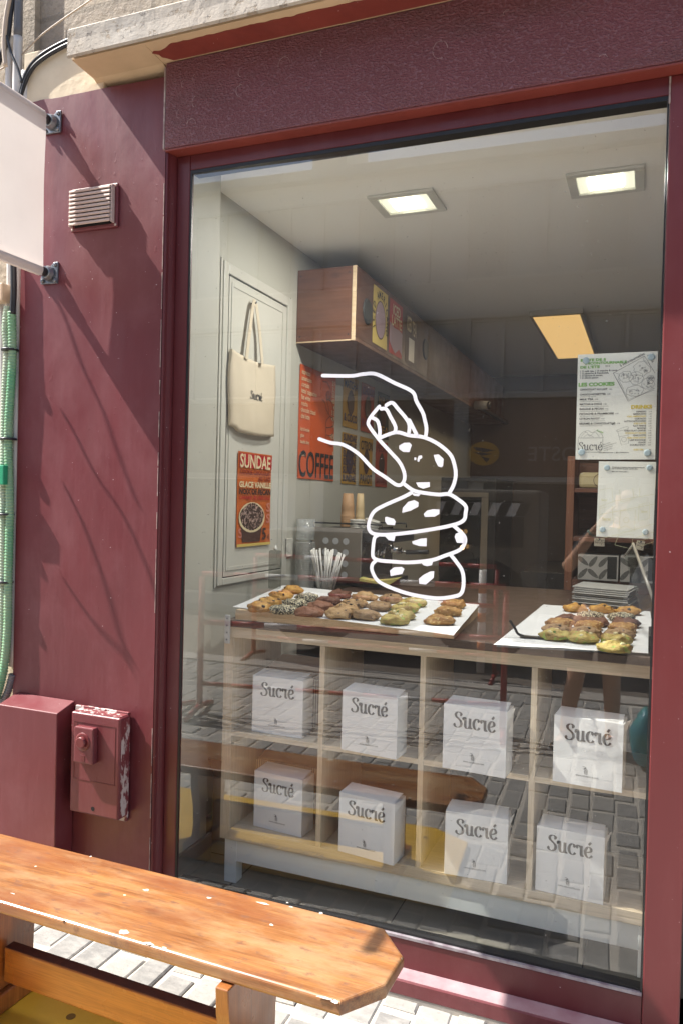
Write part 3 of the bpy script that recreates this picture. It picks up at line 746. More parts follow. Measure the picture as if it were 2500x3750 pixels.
pipe('corrugated_duct', 'faded green corrugated duct strapped on the outer side of its pair', 'duct', [(29, 1122), (22, 1210), (28, 1290), (20, 1450), (17, 1650), (14, 1950), (10, 2300), (-2, 2460), (-20, 2560)], 2.176, .0145, GREEN2, 'green corrugated ducts beside the pier', .011)
pipe('corrugated_duct', 'bright green corrugated duct hugging the edge of the pier', 'duct', [(43, 1142), (46, 1300), (40, 1420), (30, 1600), (36, 1850), (30, 2150), (28, 2300), (14, 2450), (-14, 2560)], 2.172, .0145, GREEN, 'green corrugated ducts beside the pier', .011)
pipe('corrugated_duct', 'short dark grey corrugated end under the white sleeve pipe', 'duct', [(46, 2470), (30, 2530), (6, 2580)], 2.19, .013, GREYPIPE, GP, .010)
cS1, cS3 = crop(0, 900, 1.568), crop(0, 1800, 1.568)
for cc, P, r, lab in ((cS1, [(312, 262), (400, 470), (480, 700), (600, 960), (720, 1300), (790, 1480)], .0045, 'loose black wire strung off the facade, nearest the banner poles'),
                      (cS1, [(360, 960), (430, 1075), (560, 1330), (720, 1568), (890, 1960), (930, 2100)], .005, 'loose black wire strung off the facade, beside the junction box'),
                      (cS3, [(375, -30), (480, 180), (560, 390), (620, 570), (690, 840), (740, 1000)], .005, 'loose black wire strung off the facade, below the junction box'),
                      (cS3, [(375, 520), (470, 660), (560, 780), (650, 870), (760, 960)], .0045, 'lowest loose black wire strung off the facade by the ducts')):
    Q = []
    for q in P:
        g_ = onY(*cc(*q), 2.19); t_ = (g_.x+2.50)/4.0; Q.append((g_.x-4.0*t_, 2.19-t_, g_.z+5.2*t_))
    mb = MB(); mb.tube(smooth_pts(Q, 6), r, 8); tag(mb.done('cable', CABLE), lab, 'cable', GP)
for (a, b, lab) in ((44, 1285, 'uppermost black cable tie round the green ducts'), (38, 1612, 'middle black cable tie round the green ducts'), (30, 1888, 'lower black cable tie round the green ducts'), (26, 2135, 'bottom black cable tie round the green ducts')):
    c = onY(a-8, b, 2.174); mb = MB(); mb.lathe(c, (0, 0, 1), [(.030, 0), (.0305, .004), (.030, .008)], 16); o = mb.done('cable_tie', CABLE); tag(o, lab, 'cable tie', 'black cable ties on the ducts')
c = onY(10, 1072, 2.18); mb = MB(); mb.box(c.x-.05, c.x+.022, 2.155, 2.2, c.z-.035, c.z+.03, .004); jb = mb.done('junction_box', BEIGEBOX); tag(jb, 'beige plastic junction box among the pipes below the banner', 'junction box')
c = onY(10, 1740, 2.16); mb = MB(); mb.box(c.x-.05, c.x+.028, 2.135, 2.157, c.z-.035, c.z+.035, .003); tag(mb.done('marker_tag', GREENBOX), 'flat green plastic tag clipped over the corrugated ducts', 'tag')

# ------------------------------------------------------------------ bench
SZ = -1.064
BC = thing('bench', 'varnished pine bench with clipped corners and white paint chips before the window', 'bench', (-1.2, 1.7, STREET))
# long axis direction from the two far-edge points, runs off frame to the left
fa, fb = onZ(0, 3050, SZ), onZ(1409, 3399, SZ)
ux = (fb-fa).normalized(); uy = Vector((-ux.y, ux.x, 0))
E_ = [onZ(*q, SZ) for q in ((1380, 3383), (1409, 3399), (1478, 3501), (1414, 3608), (1246, 3672))]
fl = onZ(0, 3303, SZ)
dl = (E_[4]-fl).normalized()
L0 = fa - ux*.45; L1 = fl - dl*.45
outline = [E_[4], E_[3], E_[2], E_[1], L0, L1]
mb = MB(); mb.prism([Vector((p.x, p.y, SZ-.034)) for p in outline], (0, 0, .034))
mb.b.edges.ensure_lookup_table()
bmesh.ops.bevel(mb.b, geom=[e for e in mb.b.edges if abs(e.verts[0].co.z-e.verts[1].co.z) < .001], offset=.009, segments=4, affect='EDGES', profile=.5)
for f in mb.b.faces: f.smooth = False
seat = mb.done('seat', BENCH, BC)
cK, cL = crop(700, 2950, 1.96), crop(0, 2750, 1.568)
for cc, px, py, ln, wd in ((cK, 515, 705, .020, .005), (cK, 130, 665, .008, .004), (cK, 575, 860, .006, .004), (cK, 930, 775, .006, .005), (cK, 960, 1385, .022, .005), (cK, 1030, 1410, .010, .007), (cK, 715, 730, .008, .003), (cK, 690, 700, .004, .003),
        (cL, 840, 802, .010, .007), (cL, 520, 608, .004, .004), (cL, 710, 1045, .015, .010), (cL, 855, 1108, .019, .005), (cL, 945, 1132, .008, .003), (cL, 205, 665, .005, .004), (cL, 362, 972, .006, .004), (cL, 715, 830, .005, .003), (cL, 75, 822, .009, .002)):
    p_ = onZ(*cc(px, py), SZ); mb = MB()
    mb.poly([Vector((p_.x, p_.y, SZ+.0004)) + ux*ln*math.cos(a_)*random.uniform(.5, 1.1) + uy*wd*math.sin(a_)*random.uniform(.5, 1.3) for a_ in [j*math.pi/6 for j in range(12)]]); mb.done('paint_chip', CHIP, seat)
def bench_leg(cx, cy, flip):
    c = Vector((cx, cy, 0))
    prof = [(-.135, SZ-.036), (-.128, SZ-.10), (-.105, SZ-.20), (-.100, SZ-.27), (-.115, STREET+.08), (.115, STREET+.08), (.100, SZ-.27), (.105, SZ-.20), (.128, SZ-.10), (.135, SZ-.036)]
    mb = MB(); mb.prism([c + uy*a + Vector((0, 0, b)) - ux*.017 for a, b in prof], ux*.034, .003); lg = mb.done('leg', BENCHEND, BC)
    mb = MB(); mb.obox(c + Vector((0, 0, STREET+.0505)), ux, uy, (0, 0, 1), .034, .155, .029, .006); mb.done('foot', BENCHEND, lg)
ra, rb = onZ(*crop(0, 3300, 2.24)(90, 358), -1.262), onZ(*crop(0, 3300, 2.24)(1568, 850), -1.262)
rd = (rb-ra).normalized()
mid = lambda t: (ra + rd*t)
l1 = mid(-.035); l2p = onZ(1000, 3560, -1.2)
l2 = mid((l2p-ra).dot(rd)+.0)
bench_leg(l1.x, l1.y, 1); bench_leg(l2.x, l2.y, 1)
mb = MB(); c = (mid(-.02)+l2)/2; ln = (l2-mid(-.02)).length/2-.012
mb.obox(Vector((c.x, c.y, -1.312)), rd, uy, (0, 0, 1), ln, .0165, .048, .004); st = mb.done('stretcher', RAIL, BC)
mb = MB(); mb.obox(Vector((c.x, c.y, -1.2630)), rd, uy, (0, 0, 1), ln-.002, .0155, .0006); mb.done('dark_top', RAILTOP, st)  # top face of the stretcher, darker and rougher than its sides

YP = thing('trench_plate', 'yellow road plate with drilled holes lying under the bench', 'road plate', (-1.4, 1.4, STREET))
mb = MB(); mb.prism([(-2.3, 1.17, STREET+.005), (-.80, 1.15, STREET+.005), (-.64, 1.24, STREET+.005), (-.62, 1.79, STREET+.005), (-2.3, 1.79, STREET+.005)], (0, 0, .016), .004); mb.done('plate', YELLOW, YP)
hp = onZ(*crop(0, 3300, 2.24)(582, 952), STREET+.021)
for (a, b) in ((hp.x, hp.y), (-.75, 1.68), (hp.x-.35, 1.28), (-.82, 1.27)):
    mb = MB(); mb.lathe((a, b, STREET+.0212), (0, 0, 1), [(.013, 0), (.013, .0006)], 18); mb.done('hole', plain('plate_hole', (.16, .085, .01), rough=.7), YP)

# ------------------------------------------------------------------ text helpers
TXT = []
def text(body, size, x, y, mat, parent, sx=1.0, bold=0.0, align='LEFT', rot=0.0, z=.0006, shear=0.0, name='lettering', fit=None):
    cu = bpy.data.curves.new('t', 'FONT'); cu.body = body; cu.size = size; cu.align_x = align; cu.offset = bold; cu.shear = shear; cu.resolution_u = 3
    o = bpy.data.objects.new('t', cu); COL.objects.link(o)
    M = Matrix.Translation((x, y, z)) @ Matrix.Rotation(rot, 4, 'Z') @ Matrix.Diagonal((sx, 1, 1, 1))
    TXT.append((o, M, mat, parent, name, fit))
def flush_text():
    bpy.context.view_layer.update(); dg = bpy.context.evaluated_depsgraph_get(); groups = {}
    for o, M, mat, parent, name, fit in TXT:
        me = bpy.data.meshes.new_from_object(o.evaluated_get(dg))
        if fit and len(me.vertices):
            xs_ = [v.co.x for v in me.vertices]; me.transform(Matrix.Diagonal((fit/max(1e-6, max(xs_)-min(xs_)), 1, 1, 1)) @ Matrix.Translation((-min(xs_), 0, 0)))
        me.transform(M)
        key = (parent.name, mat.name, name)
        groups.setdefault(key, [MB(), parent, mat, name])[0].b.from_mesh(me)
        bpy.data.meshes.remove(me)
    for o, *_ in TXT:
        cu = o.data; bpy.data.objects.remove(o); bpy.data.curves.remove(cu)
    TXT.clear()
    for mb, parent, mat, name in groups.values(): mb.done(name, mat, parent)
GLY = [[(.60,1.16),(.66,1.30),(.50,1.44),(.28,1.42),(.12,1.25),(.16,1.02),(.38,.82),(.60,.62),(.68,.36),(.58,.1),(.34,-.02),(.1,.04),(.0,.2),(.08,.32)],
       [(.86,.80),(.93,.97),(1.06,.94),(1.07,.3),(1.15,.05),(1.31,.0),(1.46,.1),(1.54,.3)], [(1.54,.98),(1.54,.22),(1.62,.02),(1.76,.09)],
       [(2.40,.76),(2.36,.94),(2.18,1.0),(1.98,.8),(1.91,.5),(1.98,.18),(2.18,.0),(2.38,.06),(2.5,.22)],
       [(2.66,.74),(2.65,.90),(2.75,.98),(2.89,.90),(3.03,.74)], [(3.03,1.0),(3.03,.2),(3.11,.02),(3.26,.09)],
       [(3.40,.45),(3.68,.5),(3.90,.64),(3.90,.86),(3.74,1.0),(3.54,.9),(3.40,.55),(3.46,.2),(3.66,.0),(3.86,.06),(4.02,.24)], [(3.70,1.2),(3.90,1.46)]]
def sucre(width, x, y, mat, parent, z=.0006, wt=.17, name='shop_name', rot=0.0):
    k = width/4.02; mb = MB()
    wf = lambda t: k*(.055 + wt*abs(t.y)**1.3)
    for i, gl in enumerate(GLY):
        P = [Vector((a*k, b*k, 0)) for a, b in gl]
        mb.ribbon(smooth_pts(P, 5), wf, z + i*.00012)
        if i in (0, 1, 3, 4):
            q = P[0]; mb.poly([q + Vector((math.cos(a)*.075*k, math.sin(a)*.085*k, z+.0011)) for a in [j*math.pi/5 for j in range(10)]])
    return mb.done(name, mat, parent, Matrix.Translation((x, y, 0)) @ Matrix.Rotation(rot, 4, 'Z'))
def sheet(parent, w_, h_, mat, name='sheet', t=.0004, curl=0.0):
    mb = MB(); n = 6; rows = []
    for i in range(n+1):
        rows.append([(w_*k/4, h_*i/n, curl*(abs(i/n-.5)*2)**3*(.6+.4*math.sin(k*1.9))) for k in range(5)])
    T = [[mb.b.verts.new(p) for p in r] for r in rows]; Bk = [[mb.b.verts.new((p[0], p[1], p[2]-t)) for p in r] for r in rows]
    for i in range(n):
        for k in range(4):
            mb.b.faces.new([T[i][k], T[i][k+1], T[i+1][k+1], T[i+1][k]]); mb.b.faces.new([Bk[i][k], Bk[i+1][k], Bk[i+1][k+1], Bk[i][k+1]])
    for i in range(n):
        mb.b.faces.new([T[i][0], T[i+1][0], Bk[i+1][0], Bk[i][0]]); mb.b.faces.new([T[i+1][4], T[i][4], Bk[i][4], Bk[i+1][4]])
    return mb.done(name, mat, parent)
def blob(parent, name, mat, cx, cy, rx, ry, z=.0006, n=22, jit=0.0):
    mb = MB(); mb.poly([(cx+rx*math.cos(a)*(1+jit*math.sin(5*a+cx*99)), cy+ry*math.sin(a)*(1+jit*math.cos(4*a)), z) for a in [2*math.pi*i/n for i in range(n)]]); return mb.done(name, mat, parent)
def rect(parent, name, mat, x0, x1, y0, y1, z=.0005):
    mb = MB(); mb.quad((x0, y0, z), (x1, y0, z), (x1, y1, z), (x0, y1, z)); return mb.done(name, mat, parent)
# the hand-and-cookies drawing, photograph pixels of crop (1150,1300 x2.475)
cH = crop(1150, 1300, 2.475)
HAND = [(([(78,185),(330,188),(440,172),(560,172),(720,250),(885,330),(925,420),(980,520),(1000,590),(1014,660),(1010,725)]), 0),
        ([(47,760),(150,795),(260,812),(400,895),(530,1030),(640,1105),(735,1172),(785,1175),(815,1130),(812,1060),(770,970),(690,880),(590,770),(500,650),(490,600),(525,540),(588,465)], 0),
        ([(525,568),(572,598),(592,680),(588,740)], 0), ([(598,748),(740,700),(860,728),(990,745),(1120,805),(1230,900),(1270,1000),(1280,1090),(1260,1180),(1215,1262)], 0),
        ([(605,487),(650,490),(690,560),(735,650),(728,700)], 0), ([(650,455),(705,432),(760,490),(835,580),(860,640),(855,715)], 0), ([(860,590),(900,670),(925,720)], 0),
        ([(815,1170),(900,1228),(1010,1252),(1130,1265),(1220,1262),(1310,1315),(1370,1370),(1370,1430),(1350,1500),(1240,1545),(1000,1590),(720,1625),(560,1625),(500,1590),(495,1520),(540,1420),(640,1360),(800,1290),(880,1248)], 0),
        ([(1258,1545),(1310,1590),(1362,1650),(1360,1710),(1310,1770),(1180,1820),(1060,1860),(860,1880),(700,1872),(590,1862),(535,1835),(530,1770),(545,1660),(580,1632)], 0),
        ([(1238,1815),(1290,1880),(1340,1960),(1352,2070),(1330,2160),(1260,2190),(1110,2205),(900,2175),(720,2120),(580,2050),(525,1960),(525,1900),(560,1862)], 0)]
CHIPS = [[(768,820),(812,795),(862,793),(882,815),(860,880),(805,878),(768,852)], [(1080,905),(1125,900),(1170,940),(1165,1005),(1150,1018),(1120,1008),(1095,960)],
         [(905,928),(922,928),(922,952),(905,952)], [(933,940),(945,912),(975,910),(974,935),(955,945),(948,968),(933,965)], [(920,1155),(1045,1152),(1045,1195),(985,1212),(940,1195)],
         [(795,1430),(800,1385),(850,1330),(905,1315),(943,1335),(940,1375),(870,1412)], [(990,1440),(1020,1410),(1075,1397),(1133,1400),(1132,1440),(1090,1465),(1000,1468)],
         [(640,1470),(655,1466),(720,1485),(736,1510),(728,1543),(660,1538),(640,1510)], [(632,1638),(735,1636),(722,1688),(672,1678)], [(885,1690),(960,1665),(1017,1660),(1015,1735),(950,1732),(890,1712)],
         [(1280,1620),(1330,1600),(1365,1650),(1350,1705),(1290,1702),(1270,1650)], [(970,1885),(1075,1865),(1065,1905),(1020,1915),(985,1905)], [(683,1955),(720,1925),(790,1920),(815,1940),(795,1985),(690,2005)],
         [(945,2030),(985,1995),(1050,1962),(1085,1960),(1080,2020),(1010,2080),(950,2075)], [(880,1250),(960,1262),(945,1280),(900,1275)]]
dn = Vector((GT, -1, 0)).normalized()
mb = MB()
for i, (S, _) in enumerate(HAND):
    P = [on_glass(*cH(*q), -.0012) for q in S]
    mb.ribbon(smooth_pts(P, 5), lambda t: .0112, .00012*i, dn)
    for q in (P[0], P[-1]):
        e1 = Vector((1, GT, 0)).normalized()
        mb.poly([q + dn*(.00012*i-.00006) + e1*math.cos(a)*.0054 + Vector((0, 0, math.sin(a)*.0054)) for a in [j*math.pi/6 for j in range(12)]])
for S in CHIPS:
    mb.poly([on_glass(*cH(*q), -.0012-.0015) for q in S])
tag(mb.done('window_sticker', DECAL), 'white line drawing of a hand stacking cookies stuck on the window glass', 'window sticker')

# ------------------------------------------------------------------ notices taped inside the glass
def glass_frame(tl, tr, bl, off):
    a, b, c = on_glass(*tl, off), on_glass(*tr, off), on_glass(*bl, off)
    return frame(c, b-a, a-c), (b-a).length, (a-c).length
M_, W_, H_ = glass_frame(cF(959, 625), cF(1418, 604), cF(950, 1227), .0075)
FL = local_thing('menu_notice', 'white printed menu with green and yellow headings stuck inside the glass', 'menu', M_)
sheet(FL, W_, H_, MENU); u = W_/1305.0                       # notice drawn in crop pixels
def T(body, px, py, hpx, mat, bold=0, sx=1, align='LEFT', rot=0, shear=0, fit=None):
    text(body, hpx*u*1.38, (px-130)*u, H_-(py-150)*u*1.02, mat, FL, sx, bold*u, align, rot, .0007, shear, fit=fit*u if fit else None)
T('BOITE DE 5', 178, 272, 44, LIME, 2.5, fit=420); T('INCONTOURNABLE', 258, 328, 42, LIME, 2.5, fit=685); T('DE L\u2019ETE', 175, 392, 44, LIME, 2.5, fit=325); T('20 \u20ac', 590, 380, 30, INK)
for i, s in enumerate(('1 X milk tea, 1 X matcha & coco,', '1 X pistache & framboise,', '1 X banane & pecan,', '1 X citron pavot')): T(s, 168, 455+i*38, 30, INK, 1, 1.12)
T('LES COOKIES', 152, 700, 62, LIME, 4, fit=600)
for i, (s, pr_) in enumerate((('CHOCOLAT AU LAIT', '3.9\u20ac'), ('CHOCO-NOISETTES', '3.9\u20ac'), ('MILK TEA', '4.5\u20ac'), ('MATCHA & COCO', '4.5\u20ac'), ('BANANE & PECAN', '4.5\u20ac'), ('PISTACHE & FRAMBOISE', '4.5\u20ac'), ('CITRON PAVOT', '4.5\u20ac'), ('SESAME & CHOCOLAT(gf)', '4.5\u20ac'))):
    y_ = 773+i*83.5; T(s, 180, y_, 33, INK, 1.4, fit=len(s)*28.5); T(pr_, 180+len(s)*28.5+22, y_, 22, INK)
for i, s in enumerate(('chocolat au lait 38%', 'chocolat noir 69%, noisettes', 'cornflakes, th\u00e9 noir, confiture de lait', 'th\u00e9 matcha, noix de coco torr\u00e9fi\u00e9e, chocolat au lait', 'chocolat au lait, confiture de banane, noix de pecan', 'p\u00e2te 100% pistache, confiture de framboise', 'citron confit, chocolat blanc, graines de pavot', 'chocolat au lait 38% & chocolat noir 69%')):
    T(s, 185, 803+i*83.5, 15, INK, 0, 1.1)
T('DRINKS', 1030, 1102, 60, GOLDINK, 4, fit=335)
for i, (s, c_) in enumerate((('ESPRESSO', INK), ('AMERICANO', INK), ('ICED AMERICANO', GOLDINK), ('CORTADO', INK), ('LATTE/CAPPUCCINO', INK), ('ICED LATTE', GOLDINK), ('FLAT WHITE', INK), ('MOCHA', INK), ('CHOCOLAT CHAUD', INK), ('CHOCOLAT GLACE', GOLDINK), ('CHAI LATTE', INK), ('ICED CHAI LATTE', GOLDINK), ('LAIT D\u2019AVOINE', INK), ('GLACE', INK), ('DOUBLE SHOT', INK))):
    T(s, 1275, 1165+i*40, 25, c_, .9, 1.08, 'RIGHT'); T(('2.5\u20ac', '3.2\u20ac', '4\u20ac', '3.5\u20ac', '4.8\u20ac')[i % 5], 1365, 1165+i*40, 20, INK, 0, 1, 'RIGHT')
T('ICED TEA', 1245, 1805, 26, GOLDINK, .9, 1.05, 'RIGHT'); T('5\u20ac', 1365, 1805, 20, INK, 0, 1, 'RIGHT')
T('5 incontournables', 840, 392, 46, INK, .6, .95, 'LEFT', R(27)); T('de l\u2019\u00e9t\u00e9', 1262, 215, 42, INK, .4, .9, 'LEFT', R(-56))
T('Sundae', 470, 1470, 30, LIME, .5, 1, 'LEFT', R(-22))
for i, s in enumerate(('Glace vanille', 'cookie chocolat au lait', 'caramel maison', 'noix de pecan')): T(s, 585+i*6, 1715+i*34, 18, INK, 0, 1, 'LEFT', R(18), .2)
T('www.salutsucre.com  |  @cookiesbysucre', 515, 1848, 19, INK, .6, 1.1)
sucre(390*u, (180-130)*u, H_-(1800-150)*u*1.02, INK, FL, .0007, .09)
mb = MB()                                                  # ink drawing of box, cup and tub
def D_(pts, wd=5, closed=False, k=4):
    P = [Vector(((a-130)*u, H_-(b-150)*u*1.02, 0)) for a, b in pts]
    mb.ribbon(smooth_pts(P, k, closed) if k > 1 else P, lambda t: wd*u, .0008+random.random()*.0004, closed=closed)
D_([(725,490),(1225,225),(1398,520)], 6, k=1); D_([(725,490),(980,975),(1395,770)], 6, k=1); D_([(740,520),(985,945),(1390,800)], 4, k=1); D_([(745,485),(820,520),(815,600),(905,770)], 3); D_([(1225,225),(1215,300),(1330,430)], 3)
for (cx, cy, rx, ry) in ((930,560,110,95), (1190,430,135,120), (1075,805,140,90), (1290,690,100,90), (1100,590,110,110), (1330,620,60,70)):
    n = 26; D_([(cx+rx*math.cos(2*math.pi*i/n)*(1+.12*random.uniform(-1,1)), cy+ry*math.sin(2*math.pi*i/n)*(1+.12*random.uniform(-1,1))) for i in range(n)], 4, True, 3)
    for _ in range(13):
        a, b = cx+rx*random.uniform(-.6,.6), cy+ry*random.uniform(-.6,.6)
        D_([(a+random.uniform(-26,26), b+random.uniform(-22,22)) for _ in range(4)], 3)
mb.done('box_drawing', INK, FL); mb = MB()
D_([(160,1590),(590,1590)], 5, k=1); D_([(170,1605),(188,1810),(380,1835),(560,1810),(580,1605)], 5); D_([(170,1590),(230,1500),(330,1465),(400,1500),(480,1465),(560,1530),(585,1590)], 4); D_([(210,1570),(300,1490),(360,1560),(450,1490),(520,1580)], 3); D_([(260,1580),(330,1530),(430,1580)], 3)
mb.done('tub_drawing', INK, FL); mb = MB()
D_([(805,1465),(960,1405),(990,1440),(830,1480)], 3, True); D_([(820,1480),(885,1715),(1000,1690),(985,1445)], 3, False, 1); D_([(850,1575),(995,1545)], 3, False, 1); D_([(885,1620),(925,1580),(972,1620),(925,1665)], 3, True)
mb.done('cup_drawing', INK, FL)
def tabs(parent, W, H, r=.0095):
    for a, b in ((.022*1, H-.018), (W-.016, H-.016), (.016, .020), (W-.020, .018)):
        mb = MB(); mb.lathe((a, b, .0006), (0, 0, 1), [(r, 0), (r*.98, .0012), (r*.6, .0016)], 16); mb.done('putty_tab', TAB, parent)
TAB = plain('blue_putty', (.45, .56, .58), rough=.5)
tabs(FL, W_, H_)
M_, W_, H_ = glass_frame(cF(1079, 1237), cF(1407, 1241), cG(1069, 415), .0068)
FL2 = local_thing('thank_you_notice', 'smaller white notice with faint yellow box drawings taped below the menu', 'notice', M_)
sheet(FL2, W_, H_, MENU); u2 = W_/328.0
for i, s in enumerate(('Un petit avis sur internet, c\u2019est un grand coup de pouce', 'pour un commerce de quartier comme le n\u00f4tre.', '', 'Merci pour votre soutien! :)')): text(s, 9*u2, 78*u2, H_-(38+i*9)*u2, INK, FL2, 1, .35*u2, fit=len(s)*3.35*u2 if s else None)
mb = MB()
def D2(pts, wd=1.6):
    P = [Vector(((a-1069)*u2, H_-(b-1237)*u2, 0)) for a, b in pts]; mb.ribbon(P, lambda t: wd*u2, .0006+random.random()*.0004)
for P in ([(1080,1520),(1170,1480),(1400,1430)], [(1080,1415),(1150,1400),(1160,1490)], [(1195,1410),(1205,1485),(1280,1465),(1270,1400)], [(1310,1400),(1310,1450)], [(1075,1570),(1400,1490)], [(1085,1530),(1155,1510),(1170,1650),(1090,1685),(1085,1530)], [(1205,1540),(1290,1530),(1290,1660),(1200,1670),(1205,1540)], [(1310,1500),(1370,1480),(1370,1580),(1310,1600),(1310,1500)], [(1080,1720),(1180,1690),(1400,1610)], [(1180,1750),(1200,1690),(1285,1680),(1275,1770),(1180,1750)], [(1190,1650),(1240,1630),(1280,1650)], [(1300,1700),(1400,1660)], [(1300,1730),(1400,1690)], [(1300,1760),(1400,1720)]): D2(P)
D2([(1240+16*math.cos(a), 1595+16*math.sin(a)) for a in [j*math.pi/7 for j in range(15)]])
mb.done('line_drawing', PALEGOLD, FL2)
sucre(34*u2, 22*u2, H_-(1420+50-1237+12)*u2, PALEGOLD, FL2, .0008); sucre(52*u2, 30*u2, H_-(1600-1237+2)*u2, PALEGOLD, FL2, .0009); sucre(36*u2, (1322-1069)*u2, H_-(1545-1237)*u2, PALEGOLD, FL2, .0009)
tabs(FL2, W_, H_, .008)

# ------------------------------------------------------------------ inside, the left wall
def wall_frame(px_bl, W, H, X=XW+.002):
    p = onX(*px_bl, X); return frame(p, (0, 1, 0), (0, 0, 1))
PD = thing('panel_door', 'white painted cupboard door with moulded frame set in the left wall', 'door', (XW, 3.03, -.34))
mb = MB()
for (a, b, c_, d) in ((2.714, 2.752, -.357, .956), (3.302, 3.345, -.357, .956), (2.7525, 3.3015, .912, .956), (2.7525, 3.3015, -.357, -.328)): mb.box(XW+.001, XW+.012, a, b, c_, d, .004)
for (a, b, c_, d) in ((2.700, 2.7135, -.365, .966), (3.3455, 3.362, -.365, .966)): mb.box(XW+.001, XW+.006, a, b, c_, d, .002)
mb.done('architrave', DOORW, PD)
mb = MB(); mb.box(XW+.001, XW+.010, 2.7605, 3.293, -.3235, .905, .002); dl_ = mb.done('leaf', DOORW, PD)
mb = MB()
for (a, b, c_, d) in ((2.775, 2.79, -.30, .885), (3.245, 3.265, -.30, .885), (2.7905, 3.2445, .868, .885), (2.7905, 3.2445, -.30, -.283)): mb.box(XW+.0105, XW+.0135, a, b, c_, d, .0014)
mb.done('moulding', DOORW, dl_)
mb = MB(); mb.box(XW+.0012, XW+.0042, 2.7527, 2.7602, -.32, .905); mb.box(XW+.0012, XW+.0042, 2.7605, 3.30, .9055, .9115); mb.box(XW+.0012, XW+.0042, 2.7605, 3.30, -.3275, -.3240); mb.done('gap', DARKHOLE, PD)
# tote bag on the door
TB = thing('tote_bag', 'cream cotton tote bag printed with the shop name hanging on the white door', 'bag', (XW+.03, 2.95, .845))
mb = MB(); ny, nz = 18, 22; bx = XW+.022; F1, F2 = [], []
for i in range(ny+1):
    a = i/ny; r1, r2 = [], []
    for k in range(nz+1):
        b = k/nz
        yb = 2.752 + a*.408; yt = 2.752+.40*a
        y_ = yb*(1-b)+yt*b + .006*math.sin(6*b+1)*(1-a*2)
        zb = .285 - .010*math.sin(math.pi*a) + (.012 if a < .12 else 0); zt = .607 - .016*math.sin(math.pi*a)
        z_ = zb*(1-b)+zt*b
        th = .006 + .020*math.sin(math.pi*a)**.6*(1-b*.75)*(.4+.6*math.sin(math.pi*min(1, b+.12)))
        wr = .0035*mnoise.noise(Vector((a*9, b*1.6, 0))) + .002*mnoise.noise(Vector((a*22+b*6, b*3, 4)))
        r1.append(mb.b.verts.new((bx+th+wr, y_, z_))); r2.append(mb.b.verts.new((bx-.004, y_, z_)))
    F1.append(r1); F2.append(r2)
for i in range(ny):
    for k in range(nz):
        f = mb.b.faces.new([F1[i][k], F1[i+1][k], F1[i+1][k+1], F1[i][k+1]]); f.smooth = True
        f = mb.b.faces.new([F2[i][k], F2[i][k+1], F2[i+1][k+1], F2[i+1][k]]); f.smooth = True
for i in range(ny):
    mb.b.faces.new([F1[i][0], F2[i][0], F2[i+1][0], F1[i+1][0]]); mb.b.faces.new([F1[i][nz], F1[i+1][nz], F2[i+1][nz], F2[i][nz]])
for k in range(nz):
    mb.b.faces.new([F1[0][k], F1[0][k+1], F2[0][k+1], F2[0][k]]); mb.b.faces.new([F1[ny][k], F2[ny][k], F2[ny][k+1], F1[ny][k+1]])
mb.done('sack', CANVAS, TB)
for s_, (ya, yb, ym) in enumerate(((2.868, 2.888, 2.930), (3.0, 2.965, 2.955))):
    mb = MB()
    P = smooth_pts([Vector((bx+.014+.006*s_, ya if s_ else ya, .585)), Vector((bx+.012, (ya+ym)/2 + (-.006 if not s_ else .012), .70)), Vector((bx+.010, ym-.008 if not s_ else ym, .82)), Vector((bx+.008, 2.943, .845))], 6)
    mb.ribbon(P, lambda t: .024, 0, Vector((1, 0, 0))); mb.ribbon(P, lambda t: .024, -.0025, Vector((1, 0, 0))); mb.done('handle', CANVAS, TB)
mb = MB(); mb.tube([(XW+.011, 2.943, .838), (XW+.036, 2.943, .838), (XW+.038, 2.943, .846)], .003, 8); tag(mb.done('wall_hook', STEEL), 'small hook in the white door carrying the cotton bag', 'hook')
tbt = local_thing('tmp', '', '', frame(Vector((bx+.0335, 2.905, .425)), (0, 1, 0), (0, 0, 1)))
sn = sucre(.098, 0, 0, INKB, tbt, 0, .19)
sn.data.transform(tbt.matrix_world)
for v in sn.data.vertices:
    a = (v.co.y-2.752)/.405; b = (v.co.z-.285)/.32; ex_ = (v.co.x-bx-.0335)
    th = .006 + .020*math.sin(math.pi*a)**.6*(1-b*.75)*(.4+.6*math.sin(math.pi*min(1, b+.12)))
    v.co.x = bx + th + .0035*mnoise.noise(Vector((a*9, b*1.6, 0))) + .002*mnoise.noise(Vector((a*22+b*6, b*3, 4))) + .0012 + ex_
sn.data.transform(Matrix.Translation(-TB.location)); sn.parent = TB; bpy.data.objects.remove(tbt); sn.name = 'printed_name'

